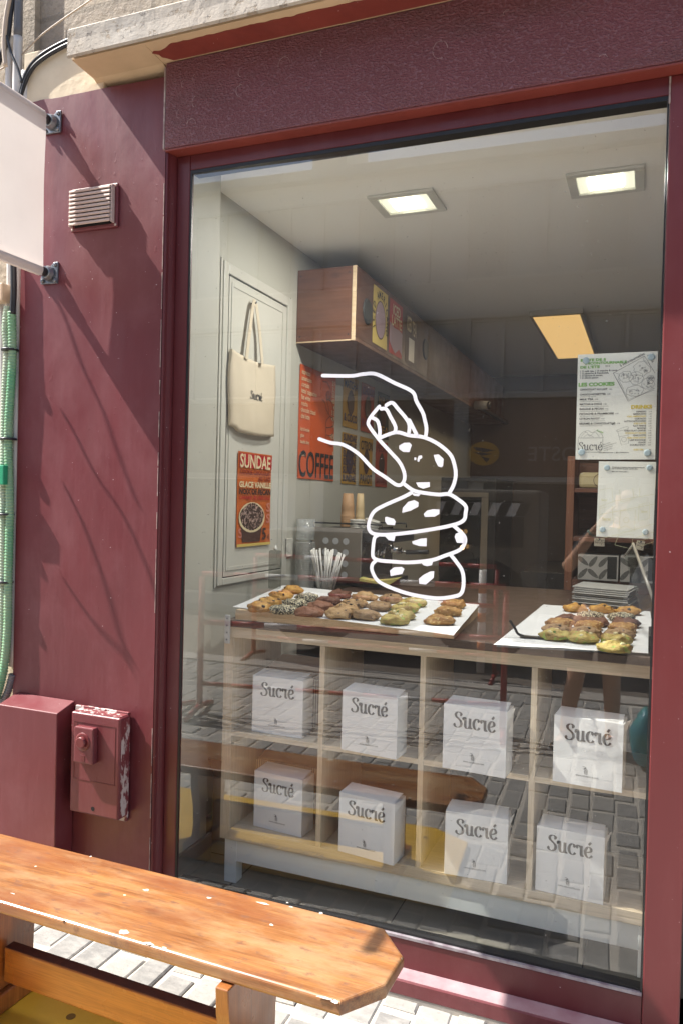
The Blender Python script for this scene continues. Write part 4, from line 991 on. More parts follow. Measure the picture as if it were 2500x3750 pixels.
def wall_poster(name, label, Y0, Y1, Z0, Z1, mat, X=XW, group='posters pinned on the left wall', off=.003, curl=.004):
    o = local_thing(name, label, 'poster', frame(Vector((X+off, Y0, Z0)), (0, 1, 0), (0, 0, 1)), group)
    sheet(o, Y1-Y0, Z1-Z0, mat, curl=curl); return o, Y1-Y0, Z1-Z0
P1, W_, H_ = wall_poster('dessert_poster', 'orange ice cream sundae poster with red headline on the white door', 2.852, 3.160, -.205, .200, ORANGED, XW+.011, None)
Z1 = .005
rect(P1, 'band', REDP, .008, W_-.004, H_-.066, H_-.006, Z1); rect(P1, 'border', YPOST, .0, W_, .0, .012, Z1)
def PT(P, s, x, y, hgt, mat, wd, bold=0, z=.0058, rot=0):
    # fit a line of text to width wd
    text(s, hgt*1.38, x, y, mat, P, 1, bold, 'LEFT', rot, z, fit=wd)
PT(P1, 'SUNDAE', .012, H_-.066, .058, CREAMI, .278, .0016); PT(P1, 'COOKIE CHOCOLAT', .012, H_-.094, .019, DRED, .285, .0008); PT(P1, 'AU LAIT', .18, H_-.120, .019, DRED, .115, .0008)
PT(P1, 'GLACE VANILLE', .008, H_-.150, .024, CREAMI, .290, .0014); PT(P1, 'NOIX DE PECAN', .010, H_-.180, .023, INKB, .288, .0012); PT(P1, 'CARAMEL BEURRE SALE', .010, H_-.202, .015, REDP, .285, .0006)
mb = MB(); mb.poly([(.045, .018, Z1+.0003), (.205, .018, Z1+.0003), (.235, .14, Z1+.0003), (.020, .14, Z1+.0003)]); mb.done('tub', BROWNI, P1)
blob(P1, 'rim', CREAMI, .128, .125, .118, .066, Z1+.0006); blob(P1, 'sundae', SUNPRINT, .128, .128, .108, .058, Z1+.0009, jit=.04)
PT(P1, '5', .226, .026, .052, BROWNI, .036, .002, Z1+.0005); PT(P1, '\u20ac', .278, .024, .022, BROWNI, .016, .0005, Z1+.0005)
for i, (a, b) in enumerate(((.262, .15), (.262, .10), (.010, .04))): PT(P1, 'S', a, b, .04, PINKI, .035, .0006, Z1+.0002)

P2, W_, H_ = wall_poster('coffee_menu_poster', 'tall orange coffee price list with large black heading at its foot', 3.466, 3.928, .108, .672, ORANGE)
for i, s in enumerate(('espresso', 'americano', 'cortado', 'latte/ cappucino', 'flat white', 'mocha', 'chocolat chaud', 'chai latte', '', 'lait d\u2019avoine', 'glace', 'double shot', '', 'iced tea')):
    if s: text(s, .034 if i < 8 else .026, .016, H_-.045-i*.0312, CREAMI, P2, .86, .0003, 'LEFT', 0, .005)
for i, s in enumerate(('2.5', '3.2', '3.5', '4.8', '4', '5.5', '4.8', '5', '', '+0.8', '+0.5', '', '5')):
    if s: text(s, .036, W_-.015, H_-.048-i*.0318, CREAMI, P2, .9, .0006, 'RIGHT', 0, .005)
text('COFFEE', .185, .006, .012, INKB, P2, 1, .002, 'LEFT', 0, .005, fit=W_-.016)
mb = MB()
hx = lambda q: Vector((.30+(q[0]-260)*.000125*1.0, .52-(q[1]-190)*.000165, .0055))
for i, (S, _) in enumerate(HAND):
    mb.ribbon(smooth_pts([hx(q) for q in S], 3), lambda t: .0036, .0001*i)
mb.done('cookie_drawing', INKB, P2)
POST = []
def small(name, label, Y0, Z0, mat, lines, pic=None, picmat=None, w=.23, h=.29):
    o, W, H = wall_poster(name, label, Y0, Y0+w, Z0, Z0+h, mat)
    if pic: blob(o, 'picture', picmat, W*.5, H*.5, pic[0], pic[1], .0046, jit=.05)
    for (s, yy, hh, mt) in lines: PT(o, s, .012, yy, hh, mt, W-.024, .0012, .0052)
    return o
small('flavour_poster', 'mustard poster with a dark cookie, top row nearest the coffee list', 4.043, .422, MUSTARD, (('MATCHA', .225, .045, NAVY), ('& COCO', .035, .045, NAVY)), (.055, .07), BROWNI)
small('flavour_poster', 'orange and magenta poster with a brown cookie, middle of the top row', 4.335, .423, REDORANGE, (('CHOCO', .225, .045, MAG), ('RICHE', .03, .05, MAG)), (.055, .075), BROWNI)
small('flavour_poster', 'dark teal poster at the far end of the top row', 4.63, .41, TEAL, (('MILK', .22, .045, MUSTARD), ('TEA', .03, .05, MUSTARD)), (.055, .07), BROWNI)
small('flavour_poster', 'mustard poster repeating one blue word beside a cup, lower row nearest the coffee list', 4.043, .100, MUSTARD, [('SUNDAE', .245-i*.046, .038, NAVY) for i in range(6)], (.06, .085), BROWNI)
small('flavour_poster', 'yellow lemon and poppy seed poster, middle of the lower row', 4.328, .100, MUSTARD, (('CITRON', .215, .055, INKB), ('PAVOT', .012, .055, INKB)), (.05, .075), BROWNI)
small('flavour_poster', 'brick red poster at the far end of the lower row', 4.62, .098, REDORANGE, (('PECAN', .225, .045, DRED), ('BANANE', .02, .045, DRED)), (.055, .07), BROWNI)

# the overhead cedar box
OB = thing('bulkhead_box', 'long reddish wooden bulkhead box running back along the left wall under the ceiling', 'wooden box', (-1.46, 3.42, .762))
BY0, BX1, BZ0, BZ1 = 3.42, -1.314, .762, 1.115
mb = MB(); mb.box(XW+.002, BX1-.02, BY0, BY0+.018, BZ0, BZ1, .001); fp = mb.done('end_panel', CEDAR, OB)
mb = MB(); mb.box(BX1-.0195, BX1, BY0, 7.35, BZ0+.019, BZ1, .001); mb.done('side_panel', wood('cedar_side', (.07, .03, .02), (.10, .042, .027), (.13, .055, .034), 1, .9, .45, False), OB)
mb = MB(); mb.box(XW+.002, BX1-.0005, BY0+.0185, 7.35, BZ0, BZ0+.0185, .001); mb.done('bottom_panel', wood('cedar_bottom', (.11, .055, .033), (.15, .075, .046), (.18, .092, .056), 1, .9, .5, False), OB)
mb = MB(); mb.box(BX1-.0192, BX1+.0003, BY0-.0012, BY0+.0008, BZ0+.0005, BZ1); mb.box(XW+.003, BX1-.02, BY0-.0012, BY0-.0002, BZ0-.0002, BZ0+.006); mb.done('pale_edge', TRAYW, OB)
for a, b in ((XW+.02, BZ1-.03), (BX1-.035, BZ1-.03), (XW+.02, BZ0+.03), (BX1-.035, BZ0+.03)):
    mb = MB(); mb.lathe((a, BY0-.0002, b), (0, -1, 0), [(.004, 0), (.004, .0015)], 10); mb.done('screw', DARKMETAL, fp)
for nm, lab, y0, mt in (('drink_poster', 'yellow iced coffee poster on the side of the wooden bulkhead', 3.657, YPOST), ('drink_poster', 'red and white iced latte poster on the wooden bulkhead', 3.921, REDP), ('drink_poster', 'brown iced tea poster with cream letters furthest along the bulkhead', 4.213, BROWNI)):
    o, W, H = wall_poster(nm, lab, y0, y0+.225, .80, 1.09, mt, BX1, 'drink posters on the bulkhead', .0012, .001)
    if mt is YPOST:
        blob(o, 'picture', LILAC, W*.5, H*.46, .075, .092, .0022); blob(o, 'cup_ring', BROWNI, W*.5, H*.46, .081, .098, .0018)
        s = 'ICED AMERICANO'
        for i, ch in enumerate(s):
            a = R(205 - i*17.5); text(ch, .05, W*.5+.085*math.cos(a)*1.08, H*.47+.108*math.sin(a), INKB, o, .8, .0012, 'CENTER', a-math.pi/2, .0026)
    elif mt is REDP:
        PT(o, 'ICED', .05, H-.075, .055, CREAMI, .13, .0015, .0022); PT(o, 'LATTE', .035, H-.135, .055, CREAMI, .17, .0015, .0022); mb = MB(); mb.poly([(.0, .06, .0018), (.05, .03, .0018), (.10, .01, .0018), (.17, .045, .0018), (.225, .02, .0018), (.225, .14, .0018), (.17, .15, .0018), (.08, .145, .0018), (.0, .165, .0018)]); mb.done('milk', LILAC, o)
    else:
        PT(o, 'ICED', .02, H-.105, .085, CREAMI, .085, .002, .0022); PT(o, 'TEA', .12, H-.115, .085, CREAMI, .085, .002, .0022); rect(o, 'cup', LIDW, .06, .17, .02, .15, .002)
for y_, z_, lab in ((3.577, .932, 'round black speaker grille at the window end of the bulkhead'), (4.63, .95, 'round black speaker grille past the drink posters on the bulkhead')):
    mb = MB(); mb.lathe((BX1+.0005, y_, z_), (1, 0, 0), [(.064, 0), (.062, .004), (.054, .006)], 24); o = mb.done('speaker', plain('speaker_black', (.02, .024, .024), rough=.5)); tag(o, lab, 'speaker', 'round speakers on the bulkhead')
    mb = MB()
    for k in range(9): mb.box(BX1+.0066, BX1+.008, y_-.045, y_+.045, z_-.040+k*.01, z_-.037+k*.01)
    mb.done('grille', plain('grille_grey', (.06, .065, .06), rough=.5), o)

# ceiling lights
LAMPW = emit('lamp_white', (1.0, .97, .84), 4.0); PANELE = emit('lamp_panel', (.84, .52, .19), .42)
for cx, cy, lab, nm in ((-.947, 3.02, 'square recessed ceiling light nearer the left wall, lit white', 'downlight'), (-.186, 3.05, 'square recessed ceiling light nearer the window post, lit white', 'downlight')):
    D0 = thing(nm, lab, 'ceiling light', (cx, cy, CLZ), 'recessed lights in the shop ceiling')
    mb = MB(); hw, hy = .135, .115
    for (a, b, c_, d) in ((-hw, hw, -hy, -hy+.03), (-hw, hw, hy-.03, hy), (-hw, -hw+.035, -hy+.0305, hy-.0305), (hw-.035, hw, -hy+.0305, hy-.0305)): mb.box(cx+a, cx+b, cy+c_, cy+d, CLZ-.012, CLZ-.001, .003)
    mb.done('bezel', plain('bezel_grey', (.74, .74, .68), rough=.4), D0)
    mb = MB(); mb.box(cx-hw+.036, cx+hw-.036, cy-hy+.031, cy+hy-.031, CLZ-.004, CLZ-.0012); mb.done('reflector', emit('lamp_reflector', (.95, .93, .75), .35), D0)
    mb = MB(); mb.box(cx-.06, cx+.06, cy-.055, cy+.055, CLZ-.009, CLZ-.0045); mb.done('lamp', LAMPW, D0)
    ld = bpy.data.lights.new('downlight_beam', 'AREA'); ld.energy = 7; ld.size = .14; ld.color = (1, .97, .90)
    lo = bpy.data.objects.new('downlight_beam', ld); COL.objects.link(lo); lo.location = (0, 0, -.016); lo.parent = D0
PN = thing('panel_light', 'long warm orange panel light under the ceiling above the notices', 'panel light', (-.57, 5.8, CLZ))
ztop = CLZ-.002
pa, pb, pc_, pd = (onZ(*cF(*q), CLZ-.04) for q in ((707, 412), (973, 388), (842, 648), (1062, 648)))
mb = MB(); mb.box(pa.x-.02, pb.x+.02, pa.y-.02, pc_.y+.02, CLZ-.038, ztop, .002); mb.done('housing', plain('panel_rim', (.5, .48, .42), rough=.5), PN)
mb = MB(); mb.box(pa.x, pb.x, pa.y, pc_.y, CLZ-.0405, CLZ-.0385); mb.done('diffuser', PANELE, PN)
ld = bpy.data.lights.new('panel_glow', 'AREA'); ld.energy = 3; ld.shape = 'RECTANGLE'; ld.size = .28; ld.size_y = 1.2; ld.color = (1, .78, .52)
lo = bpy.data.objects.new('panel_glow', ld); COL.objects.link(lo); lo.location = (0, .2, -.05); lo.parent = PN

# ------------------------------------------------------------------ shelf unit, worktop, boxes
SY = 2.42
SU = thing('shelf_unit', 'pale oak cube shelf unit on a grey white underframe behind the glass', 'shelf unit', (-.66, SY, FLZ))
KX0, KD = -1.401, .39
xs = [KX0, KX0+.038]; Zt, Zm, Zb = -.457, -.830, -1.183
mb = MB(); mb.box(KX0, KX0+.0375, SY, SY+KD, -1.221, -.4955, .0008); mb.done('side_panel', OAKV, SU)
mb = MB(); mb.box(KX0+1.432, KX0+1.47, SY, SY+KD, -1.221, -.4955, .0008); mb.done('side_panel', OAKV, SU)
mb = MB(); mb.box(KX0, KX0+1.47, SY, SY+KD, -.495, Zt, .0008); mb.done('top_panel', OAK, SU)
mb = MB(); mb.box(KX0+.038, KX0+1.4315, SY, SY+KD, -1.221, Zb, .0008); mb.done('bottom_panel', OAK, SU)
cell = (1.394-3*.018)/4
for k in range(3):
    a = KX0+.038+cell*(k+1)+.018*k
    mb = MB(); mb.box(a, a+.018, SY+.0006, SY+KD-.001, Zb+.0005, -.4956, .0006); mb.done('divider', OAKV, SU)
for k in range(4):
    a = KX0+.038+(cell+.018)*k
    mb = MB(); mb.box(a+.0004, a+cell-.0004, SY+.0012, SY+KD-.002, Zm-.018, Zm, .0006); mb.done('shelf_board', OAK, SU)
mb = MB(); mb.box(KX0+.02, KX0+1.45, SY+.008, SY+.05, -1.298, -1.2215, .001); mb.box(KX0+.02, KX0+1.45, SY+KD-.05, SY+KD-.01, -1.298, -1.2215, .001); uf = mb.done('underframe', GREYLEG, SU)
for a in (KX0+.022, KX0+1.41):
    for b in (SY+.006, SY+KD-.045):
        mb = MB(); mb.box(a-.004, a+.044, b, b+.046, FLZ+.001, -1.2225, .0015); mb.done('leg', GREYLEG, SU)
WT = thing('worktop', 'dark oiled wooden worktop lying on the oak cube shelves', 'worktop', (-.66, 2.8, -.455))
mb = MB(); mb.box(KX0+.012, .55, 2.408, 4.15, -.4565, -.431, .0015); mb.done('slab', WORKTOP, WT)
mb = MB(); c = onY(*cB(260, 1380), 2.40); mb.box(c.x-.012, c.x+.010, 2.399, 2.4075, c.z-.052, c.z+.05, .004); br = mb.done('bracket', plain('white_metal', (.6, .6, .58), rough=.4), WT)
for k in range(4):
    mb = MB(); mb.lathe((c.x-.001, 2.399, c.z-.037+k*.025), (0, -1, 0), [(.0035, 0), (.0035, .0008)], 10); mb.done('screw', STEEL, br)
mb = MB(); mb.box(-1.36, .5, 2.95, 3.4, FLZ+.001, -.4575, .002)
o = mb.done('counter_base', plain('dark_cabinet', (.06, .05, .045), rough=.6)); tag(o, 'dark counter base standing behind the oak cube shelves', 'counter')
BOXL = {i+1: ('upper' if i < 4 else 'lower')+' row, '+('first cell from the left wall', 'second cell from the left wall', 'third cell from the left wall', 'cell beside the window post')[i % 4] for i in range(8)}
BOXPX = [(c1(435, 840), c1(795, 895), c1(460, 440), Zm), (c1(1075, 970), c1(1470, 1045), c1(1100, 545), Zm), (c2(185, 645), c2(547, 710), c2(203, 278), Zm), (c2(818, 722), c2(1217, 793), c2(840, 345), Zm),
         (c1(447, 1518), c1(790, 1605), c1(478, 1125), Zb), (c1(1053, 1700), c1(1450, 1808), c1(1085, 1280), Zb), (c2(195, 1255), c2(555, 1318), c2(212, 895), Zb), (c2(718, 1348), c2(1108, 1437), c2(735, 980), Zb)]
proto = None
for i, (bl, br_, tl, zz) in enumerate(BOXPX):
    a, b = onZ(*bl, zz+.001), onZ(*br_, zz+.001)
    wd = (b-a).length; tp = onY(*tl, a.y); h = tp.z-zz
    if i == 0: print('BOX', [round(v, 3) for v in (wd, h)])
    u_ = (b-a); u_.z = 0
    if u_.y > .03*0+.05: pass
    M = frame(a, u_, (0, 0, 1))
    label = 'white bakery box with grey shop name, ' + BOXL[i+1]
    if proto is None:
        BW, BH, BD = .205, .205, .085
        O = local_thing('bakery_box', label, 'box', M, 'white bakery boxes in the shelf cells')
        mb = MB(); mb.box(0, BW, 0, BH, -BD, 0, .0008); mb.done('carton', PAPERW, O)
        mb = MB(); mb.prism([(.003, BH+.0003, -.002), (BW-.003, BH+.0003, -.002), (BW-.006, BH+.010, -BD*.9), (.006, BH+.010, -BD*.9)], (0, .0006, 0)); mb.done('lid_flap', PAPERW, O)
        mb = MB(); mb.prism([(BW+.0003, BH*.86, -.004), (BW+.0003, BH+.001, -.001), (BW+.014, BH+.004, -BD*.55), (BW+.004, BH*.86, -BD*.6)], (.0006, 0, 0)); mb.done('side_flap', PAPERW, O)
        sucre(.132, .037, .136, INK, O, .0007, .20)
        text('www.salutsucre.com', .0092, BW*.5-.034, .029, INK, O, 1, 0, 'LEFT', fit=.068)
        mb = MB()
        for k, (S, _) in enumerate(HAND):
            mb.ribbon(smooth_pts([Vector((BW*.5-.006+(q[0]-700)*.0000105, .050-(q[1]-1100)*.0000105, .0008)) for q in S], 2), lambda t: .0011, .00006*k)
        mb.done('cookie_emblem', INK, O)
        flush_text(); proto = O
    else:
        O = copy_tree(proto); O['label'] = label
    O.matrix_world = M @ Matrix.Diagonal((wd/.205, h/.205, 1, 1))
for k, (pp, zz, lab, w0, h0) in enumerate(((c1(440, 700), Zm, 'corrugated brown cardboard carton behind the white box in the upper first cell', .29, .225), (c1(470, 1300), Zb, 'open corrugated cardboard carton behind the white box in the lower first cell', .29, .265))):
    CBx = thing('carton', lab, 'carton', (-1.2, SY+.25, zz), 'brown cartons inside the shelf cells')
    mb = MB(); mb.box(-1.345, -1.345+w0, SY+.165, SY+.375, zz+.001, zz+h0*.78, .001); mb.done('body', CARD, CBx)
    mb = MB(); mb.box(-1.344, -1.346+w0, SY+.160, SY+.1645, zz+.003, zz+h0*.78, .0005); mb.done('ribbed_side', CORR, CBx)
    mb = MB(); mb.prism([(-1.34, SY+.168, zz+h0*.785), (-1.36+w0, SY+.168, zz+h0*.785), (-1.40+w0, SY+.30, zz+h0), (-1.31, SY+.30, zz+h0)], (0, 0, .003)); mb.done('flap', CARD, CBx)
mb = MB()
CBk = thing('carton', 'tall brown cardboard carton standing on the floor behind the shelf legs by the wall', 'carton', (-1.5, 2.75, FLZ))
mb.box(-1.60, -1.415, 2.70, 2.95, FLZ+.001, -1.12, .002); mb.done('body', CARD, CBk)
mb = MB(); mb.prism([(-1.60, 2.70, -1.118), (-1.415, 2.70, -1.118), (-1.40, 2.64, -1.03), (-1.59, 2.64, -1.03)], (0, .003, 0)); mb.done('flap', CARD, CBk)
for k in range(3):
    o = MB(); o.box(-1.0+k*.005, -.82+k*.003, SY+.14, SY+.34, Zb+.001+k*.012, Zb+.0115+k*.012, .001); tag(o.done('flat_carton', CARD), ('lowest', 'middle', 'top')[k]+' folded brown carton in the pile behind the lower second white box', 'carton', 'folded cartons in the lower shelf cell')

# ------------------------------------------------------------------ trays and cookies
TZ = -.431
T1 = thing('wooden_tray', 'raw edged wooden serving board lined with paper at the left of the worktop', 'tray', (-.95, 2.6, TZ))
q0, q1 = onY(*cB(318, 1300), 2.412), onY(*cG(250, 1005), 2.412)
TH = .036
mb = MB(); n = 40; F_ = []
for i in range(n+1):
    xx = q0.x + (q1.x-q0.x)*i/n; e = .004*mnoise.noise(Vector((xx*22, 0, 7)))
    F_.append([mb.b.verts.new(v) for v in ((xx, 2.414+e, TZ+.001), (xx, 2.410+e*1.5, TZ+TH*.5), (xx, 2.414+e, TZ+TH), (xx-.04, 2.98, TZ+TH), (xx-.04, 2.98, TZ+.001))])
for a, b in zip(F_, F_[1:]):
    for k in range(5): mb.b.faces.new([a[k], a[(k+1) % 5], b[(k+1) % 5], b[k]])
mb.b.faces.new(F_[0]); mb.b.faces.new(F_[-1][::-1]); bmesh.ops.recalc_face_normals(mb.b, faces=mb.b.faces[:])
mb.done('board', TRAYW, T1)
def paper(parent, P, z, name='baking_paper', rise=.002):
    mb = MB(); n = 12; V = []
    for i in range(n+1):
        row = []
        for k in range(n+1):
            a = P[0].lerp(P[1], i/n); b = P[3].lerp(P[2], i/n); p = a.lerp(b, k/n)
            edge = 1 if (i in (0, n) or k in (0, n)) else 0
            row.append(mb.b.verts.new((p.x, p.y, z + rise*abs(mnoise.noise(Vector((p.x*9, p.y*9, 0)))) + edge*.003*abs(mnoise.noise(Vector((p.x*14, p.y*14, 2)))))))
        V.append(row)
    for i in range(n):
        for k in range(n):
            f = mb.b.faces.new([V[i][k], V[i+1][k], V[i+1][k+1], V[i][k+1]]); f.smooth = True
    return mb.done(name, PAPERSH, parent)
P1z = TZ+TH+.002
pp = [onZ(*cB(300, 1222), P1z), onZ(*cG(250, 985), P1z), onZ(*cG(398, 808), P1z), onZ(*cB(660, 1068), P1z)]
paper(T1, pp, P1z)
P2z = TZ+.008
T2 = thing('baking_tray', 'flat tray covered with white paper and dark cookies by the window post', 'tray', (-.2, 2.7, TZ))
pp = [onZ(*cE(228, 1552), P2z), onZ(*cE(1530, 1622), P2z), onZ(*cE(1480, 1285), P2z), onZ(*cE(630, 1230), P2z)]
pp[0].y = max(pp[0].y, 2.33); paper(T2, pp, P2z, rise=.001)
ex = [p + (sum(pp, Vector())/4-p)*.03 for p in pp]
mb = MB(); mb.prism([(p.x, p.y, TZ+.0005) for p in ex], (0, 0, .005)); mb.done('pan', STEEL, T2)
SPEC = {'golden': 'golden chocolate chunk cookie', 'sesame': 'black sesame crusted cookie', 'cocoa': 'dark chocolate cookie', 'rust': 'red brown cookie', 'pale': 'pale chocolate chip cookie', 'nut': 'grey brown nut cookie', 'caramel': 'flaky caramel cookie', 'pistachio': 'green tinged pistachio cookie'}
COOK = {}
ORD = ['first', 'second', 'third', 'fourth', 'fifth', 'sixth', 'seventh']
def cookie(kind, p, d, label, group, rot):
    key = (kind, len([1 for k in COOK if k[0] == kind]) % 3)
    use = [k for k in COOK if k[0] == kind]
    if len(use) < 2:
        sd = random.random()*50; O = local_thing('cookie', label, 'cookie', Matrix.Identity(4), group)
        mb = MB(); mb.ball((0, 0, .011), .0505, .048, .0165, 28, 14, .24, sd)
        for v in mb.b.verts:
            if v.co.z < .003: v.co.z = .001
            v.co.z += .006*mnoise.noise(Vector((v.co.x*50, v.co.y*50, sd))) if v.co.z > .01 else 0
        mb.done('dough', CK[kind], O)
        def bits(name, mat, n, r, rad=.036, flat_=1.0):
            for _ in range(n):
                a, q = random.uniform(0, 6.28), rad*math.sqrt(random.random())
                mb = MB(); mb.ball((q*math.cos(a), q*math.sin(a), .0265-q*q*6.5), r*random.uniform(.8, 1.3), r*random.uniform(.6, 1), r*.6*flat_, 8, 6, .3, random.random()*9); mb.done(name, mat, O)
        if kind == 'golden': bits('chocolate_chunk', CHOC, 6, .0085)
        if kind in ('pale', 'nut'): bits('chocolate_chunk', CHOC, 5, .007)
        if kind == 'pistachio': bits('white_chip', WHITECHOC, 3, .010); bits('pistachio_crumb', PISTAGREEN, 3, .006)
        COOK[(kind, len(use))] = O
    else:
        O = copy_tree(COOK[random.choice(use)]); O['label'] = label; O['group'] = group
    s = d/.1
    O.matrix_world = Matrix.Translation(p) @ Matrix.Rotation(rot, 4, 'Z') @ Matrix.Diagonal((s, s, s*1.12, 1))
g1, g2 = 'cookies on the wooden serving board', 'cookies on the paper covered baking tray'
COLS1 = [('golden', [(495, 1228), (562, 1190), (650, 1142), (730, 1102)], cB, 'row of golden cookies nearest the left wall'),
         ('sesame', [(662, 1246), (747, 1200), (835, 1155)], cB, 'row of sesame cookies'),
         ('rust', [(850, 1262), (928, 1222)], cB, 'row between sesame and pale cookies'), ('cocoa', [(990, 1180), (1068, 1136)], cB, 'dark end of the row beside the sesame cookies'),
         ('pale', [(1065, 1275), (1112, 1240), (1165, 1200), (1245, 1150)], cB, 'row of pale cookies in mid board'),
         ('nut', [(1255, 1285), (1350, 1222), (1440, 1168)], cB, 'row of nut cookies'),
         ('pistachio', [(1462, 1318), (1505, 1282), (1530, 1235), (1592, 1195)], cB, 'row of pistachio cookies in mid board'),
         ('caramel', [(170, 898), (218, 850), (250, 806)], cG, 'last row before the empty paper edge')]
def vdepth(px): return 0
for kind, P, cc, where in COLS1:
    for i, q in enumerate(P):
        p = onZ(*cc(*q), P1z+.012); p.z = P1z+.001
        cookie(kind, p, .099, ORD[i]+' '+SPEC[kind]+' from the window on the wooden serving board', g1, random.uniform(0, 6.28))
ROWS2 = [('pistachio', [(1195, 1568)], 'front corner of the baking tray'), ('pistachio', [(722, 1472), (945, 1494), (1208, 1508)], 'pistachio row on the baking tray'), ('nut', [(740, 1432), (975, 1452), (1230, 1466)], 'nut row on the baking tray'),
         ('caramel', [(755, 1375), (990, 1396), (1260, 1412)], 'caramel row on the baking tray'), ('cocoa', [(840, 1347), (1035, 1367), (1285, 1374)], 'cocoa row on the baking tray'),
         ('sesame', [(1015, 1320), (1255, 1330)], 'sesame row on the baking tray'), ('golden', [(880, 1258), (1090, 1266), (1300, 1280)], 'golden back row on the baking tray')]
for kind, P, where in ROWS2:
    for i, q in enumerate(P):
        p = onZ(*cE(*q), P2z+.014); p.z = P2z+.001
        lab = ORD[i]+' '+SPEC[kind]+' from the left on the white baking tray' if len(P) > 1 else SPEC[kind]+' alone at the front corner of the white baking tray'
        cookie(kind, p, .099, lab, g2, random.uniform(0, 6.28))
sp = onZ(*cE(440, 1478), P2z+.006); se = onZ(*cE(700, 1500), P2z+.004); hk = onY(*cE(360, 1355), sp.y)
SPT = thing('cake_slice', 'dark steel cake slice lying on the baking paper with its handle up', 'cake slice', sp)
mb = MB(); dr = (se-sp).normalized(); sd_ = Vector((-dr.y, dr.x, 0)); mb.obox((sp+se)/2, dr, sd_, (0, 0, 1), (se-sp).length/2, .016, .0012); mb.done('blade', DARKMETAL, SPT)
mb = MB(); mb.tube(smooth_pts([sp+dr*.012, sp+Vector((-.006, 0, .006)), sp.lerp(hk, .5), hk], 5), .0042, 8); mb.done('handle', DARKMETAL, SPT)

# ------------------------------------------------------------------ behind the trays
LS = thing('lid_stack', 'tall stack of clear plastic cup lids against the left wall', 'lids', onY(*cB(812, 1090), 3.45))
a, b = onY(*cB(812, 1085), 3.45), onY(*cB(812, 645), 3.45)
n = 26; mb = MB(); prof = []
for k in range(n): hh = (.24*k/n); prof += [(.048, hh), (.0505, hh+.002), (.046, hh+.0055)]
mb.lathe((a.x, 3.45, a.z-.01), (0, 0, 1), prof, 22); mb.done('lids', FROST, LS)
mb = MB(); mb.lathe((a.x-.005, 3.46, a.z+.235), (0, 0, 1), [(.040, 0), (.036, .10), (.048, .102), (.044, .0)], 20); mb.done('top_cup', FROST, LS)
SCp = thing('straw_cup', 'clear cup holding white paper wrapped straws behind the cookies', 'straw cup', onY(*cB(965, 1100), 3.3))
c = onY(*cB(962, 1010), 3.3)
mb = MB(); mb.lathe((c.x, 3.3, TZ+.002), (0, 0, 1), [(.032, 0), (.049, c.z-TZ-.02), (.053, c.z-TZ-.015), (.053, c.z-TZ), (.050, c.z-TZ), (.030, .004)], 24); mb.done('cup', FROST, SCp)
for k in range(26):
    grp = (850, 905, 960, 985, 1040, 1065)[k % 6]
    top = onY(*cB(grp+random.uniform(-12, 30), 795+random.uniform(0, 35)+(25 if grp > 1000 else 0)), 3.3)
    bot = Vector((c.x + (top.x-c.x)*.35 + random.uniform(-.008, .008), 3.3+random.uniform(-.02, .02), TZ+.006)); top.y = 3.3+random.uniform(-.03, .03)
    mb = MB(); mb.tube([bot, bot.lerp(top, .5)+Vector((random.uniform(-.002, .002), 0, 0)), top], .0045, 7); mb.done('straw', STRAW, SCp)
tk = onY(*cB(1100, 852), 3.28); mb = MB(); mb.tube([Vector((c.x+.02, 3.285, TZ+.02)), tk], .003, 7); mb.done('stirrer', STRAW, SCp)
# espresso machine
MY = 3.62
m0, m1 = onY(*cB(872, 645), MY), onY(*cB(1215, 1060), MY)
EM = thing('espresso_machine', 'dark espresso machine with grey discs on its side panel behind the straws', 'coffee machine', ((m0.x+m1.x)/2, MY, TZ))
mz0, mz1 = TZ+.03, m0.z
mb = MB(); mb.box(m0.x, m1.x-.006, MY, MY+.012, mz0, mz1, .002); sp_ = mb.done('side_panel', DARKSTEEL, EM)
mb = MB(); mb.box(m1.x-.0055, m1.x, MY+.0005, MY+.5, mz0, mz1, .001); mb.done('front_edge', CHROME, EM)
mb = MB(); mb.box(m0.x+.005, m1.x-.006, MY+.0125, MY+.5, mz0+.01, mz1-.004); mb.box(m0.x, m1.x+.10, MY+.03, MY+.48, TZ+.001, mz0, .003); mb.box(m1.x+.0005, m1.x+.13, MY+.03, MY+.48, mz1-.07, mz1-.01, .006); mb.done('housing', DARKMETAL, EM)
for i in range(4):
    for j in range(3):
        q = onY(*cB(966+j*71+(0 if j < 2 else 2)-i*4, 745+i*80+j*3), MY)
        mb = MB(); mb.lathe((q.x, MY-.0003, q.z), (0, -1, 0), [(.0165, 0), (.0165, .0012)], 24); mb.done('disc', GREYDOT, sp_)
mb = MB()
for yy in (MY+.01, MY+.42):
    mb.tube([(m0.x, yy, mz1), (m0.x, yy, mz1+.022), (m1.x+.10, yy, mz1+.022), (m1.x+.10, yy, mz1)], .004, 8)
mb.done('cup_rail', DARKMETAL, EM)
gx = onY(*cB(1420, 830), MY)
mb = MB(); mb.lathe((gx.x-.01, MY+.12, gx.z-.012), (0, 0, 1), [(.033, 0), (.036, .006), (.036, .030), (.03, .034)], 22); mb.tube([(gx.x-.03, MY+.12, gx.z+.02), (gx.x-.045, MY+.12, gx.z+.055), (gx.x-.05, MY+.12, gx.z+.09)], .012, 10); gh = mb.done('group_head', CHROME, EM)
mb = MB(); mb.tube([(gx.x+.022, MY+.12, gx.z), (gx.x+.05, MY+.12, gx.z-.002)], .006, 10); mb.done('neck', CHROME, gh)
mb = MB(); mb.tube([(gx.x+.05, MY+.12, gx.z-.002), (gx.x+.165, MY+.12, gx.z+.004)], .012, 12); mb.done('portafilter_handle', DARKMETAL, gh)
mb = MB()
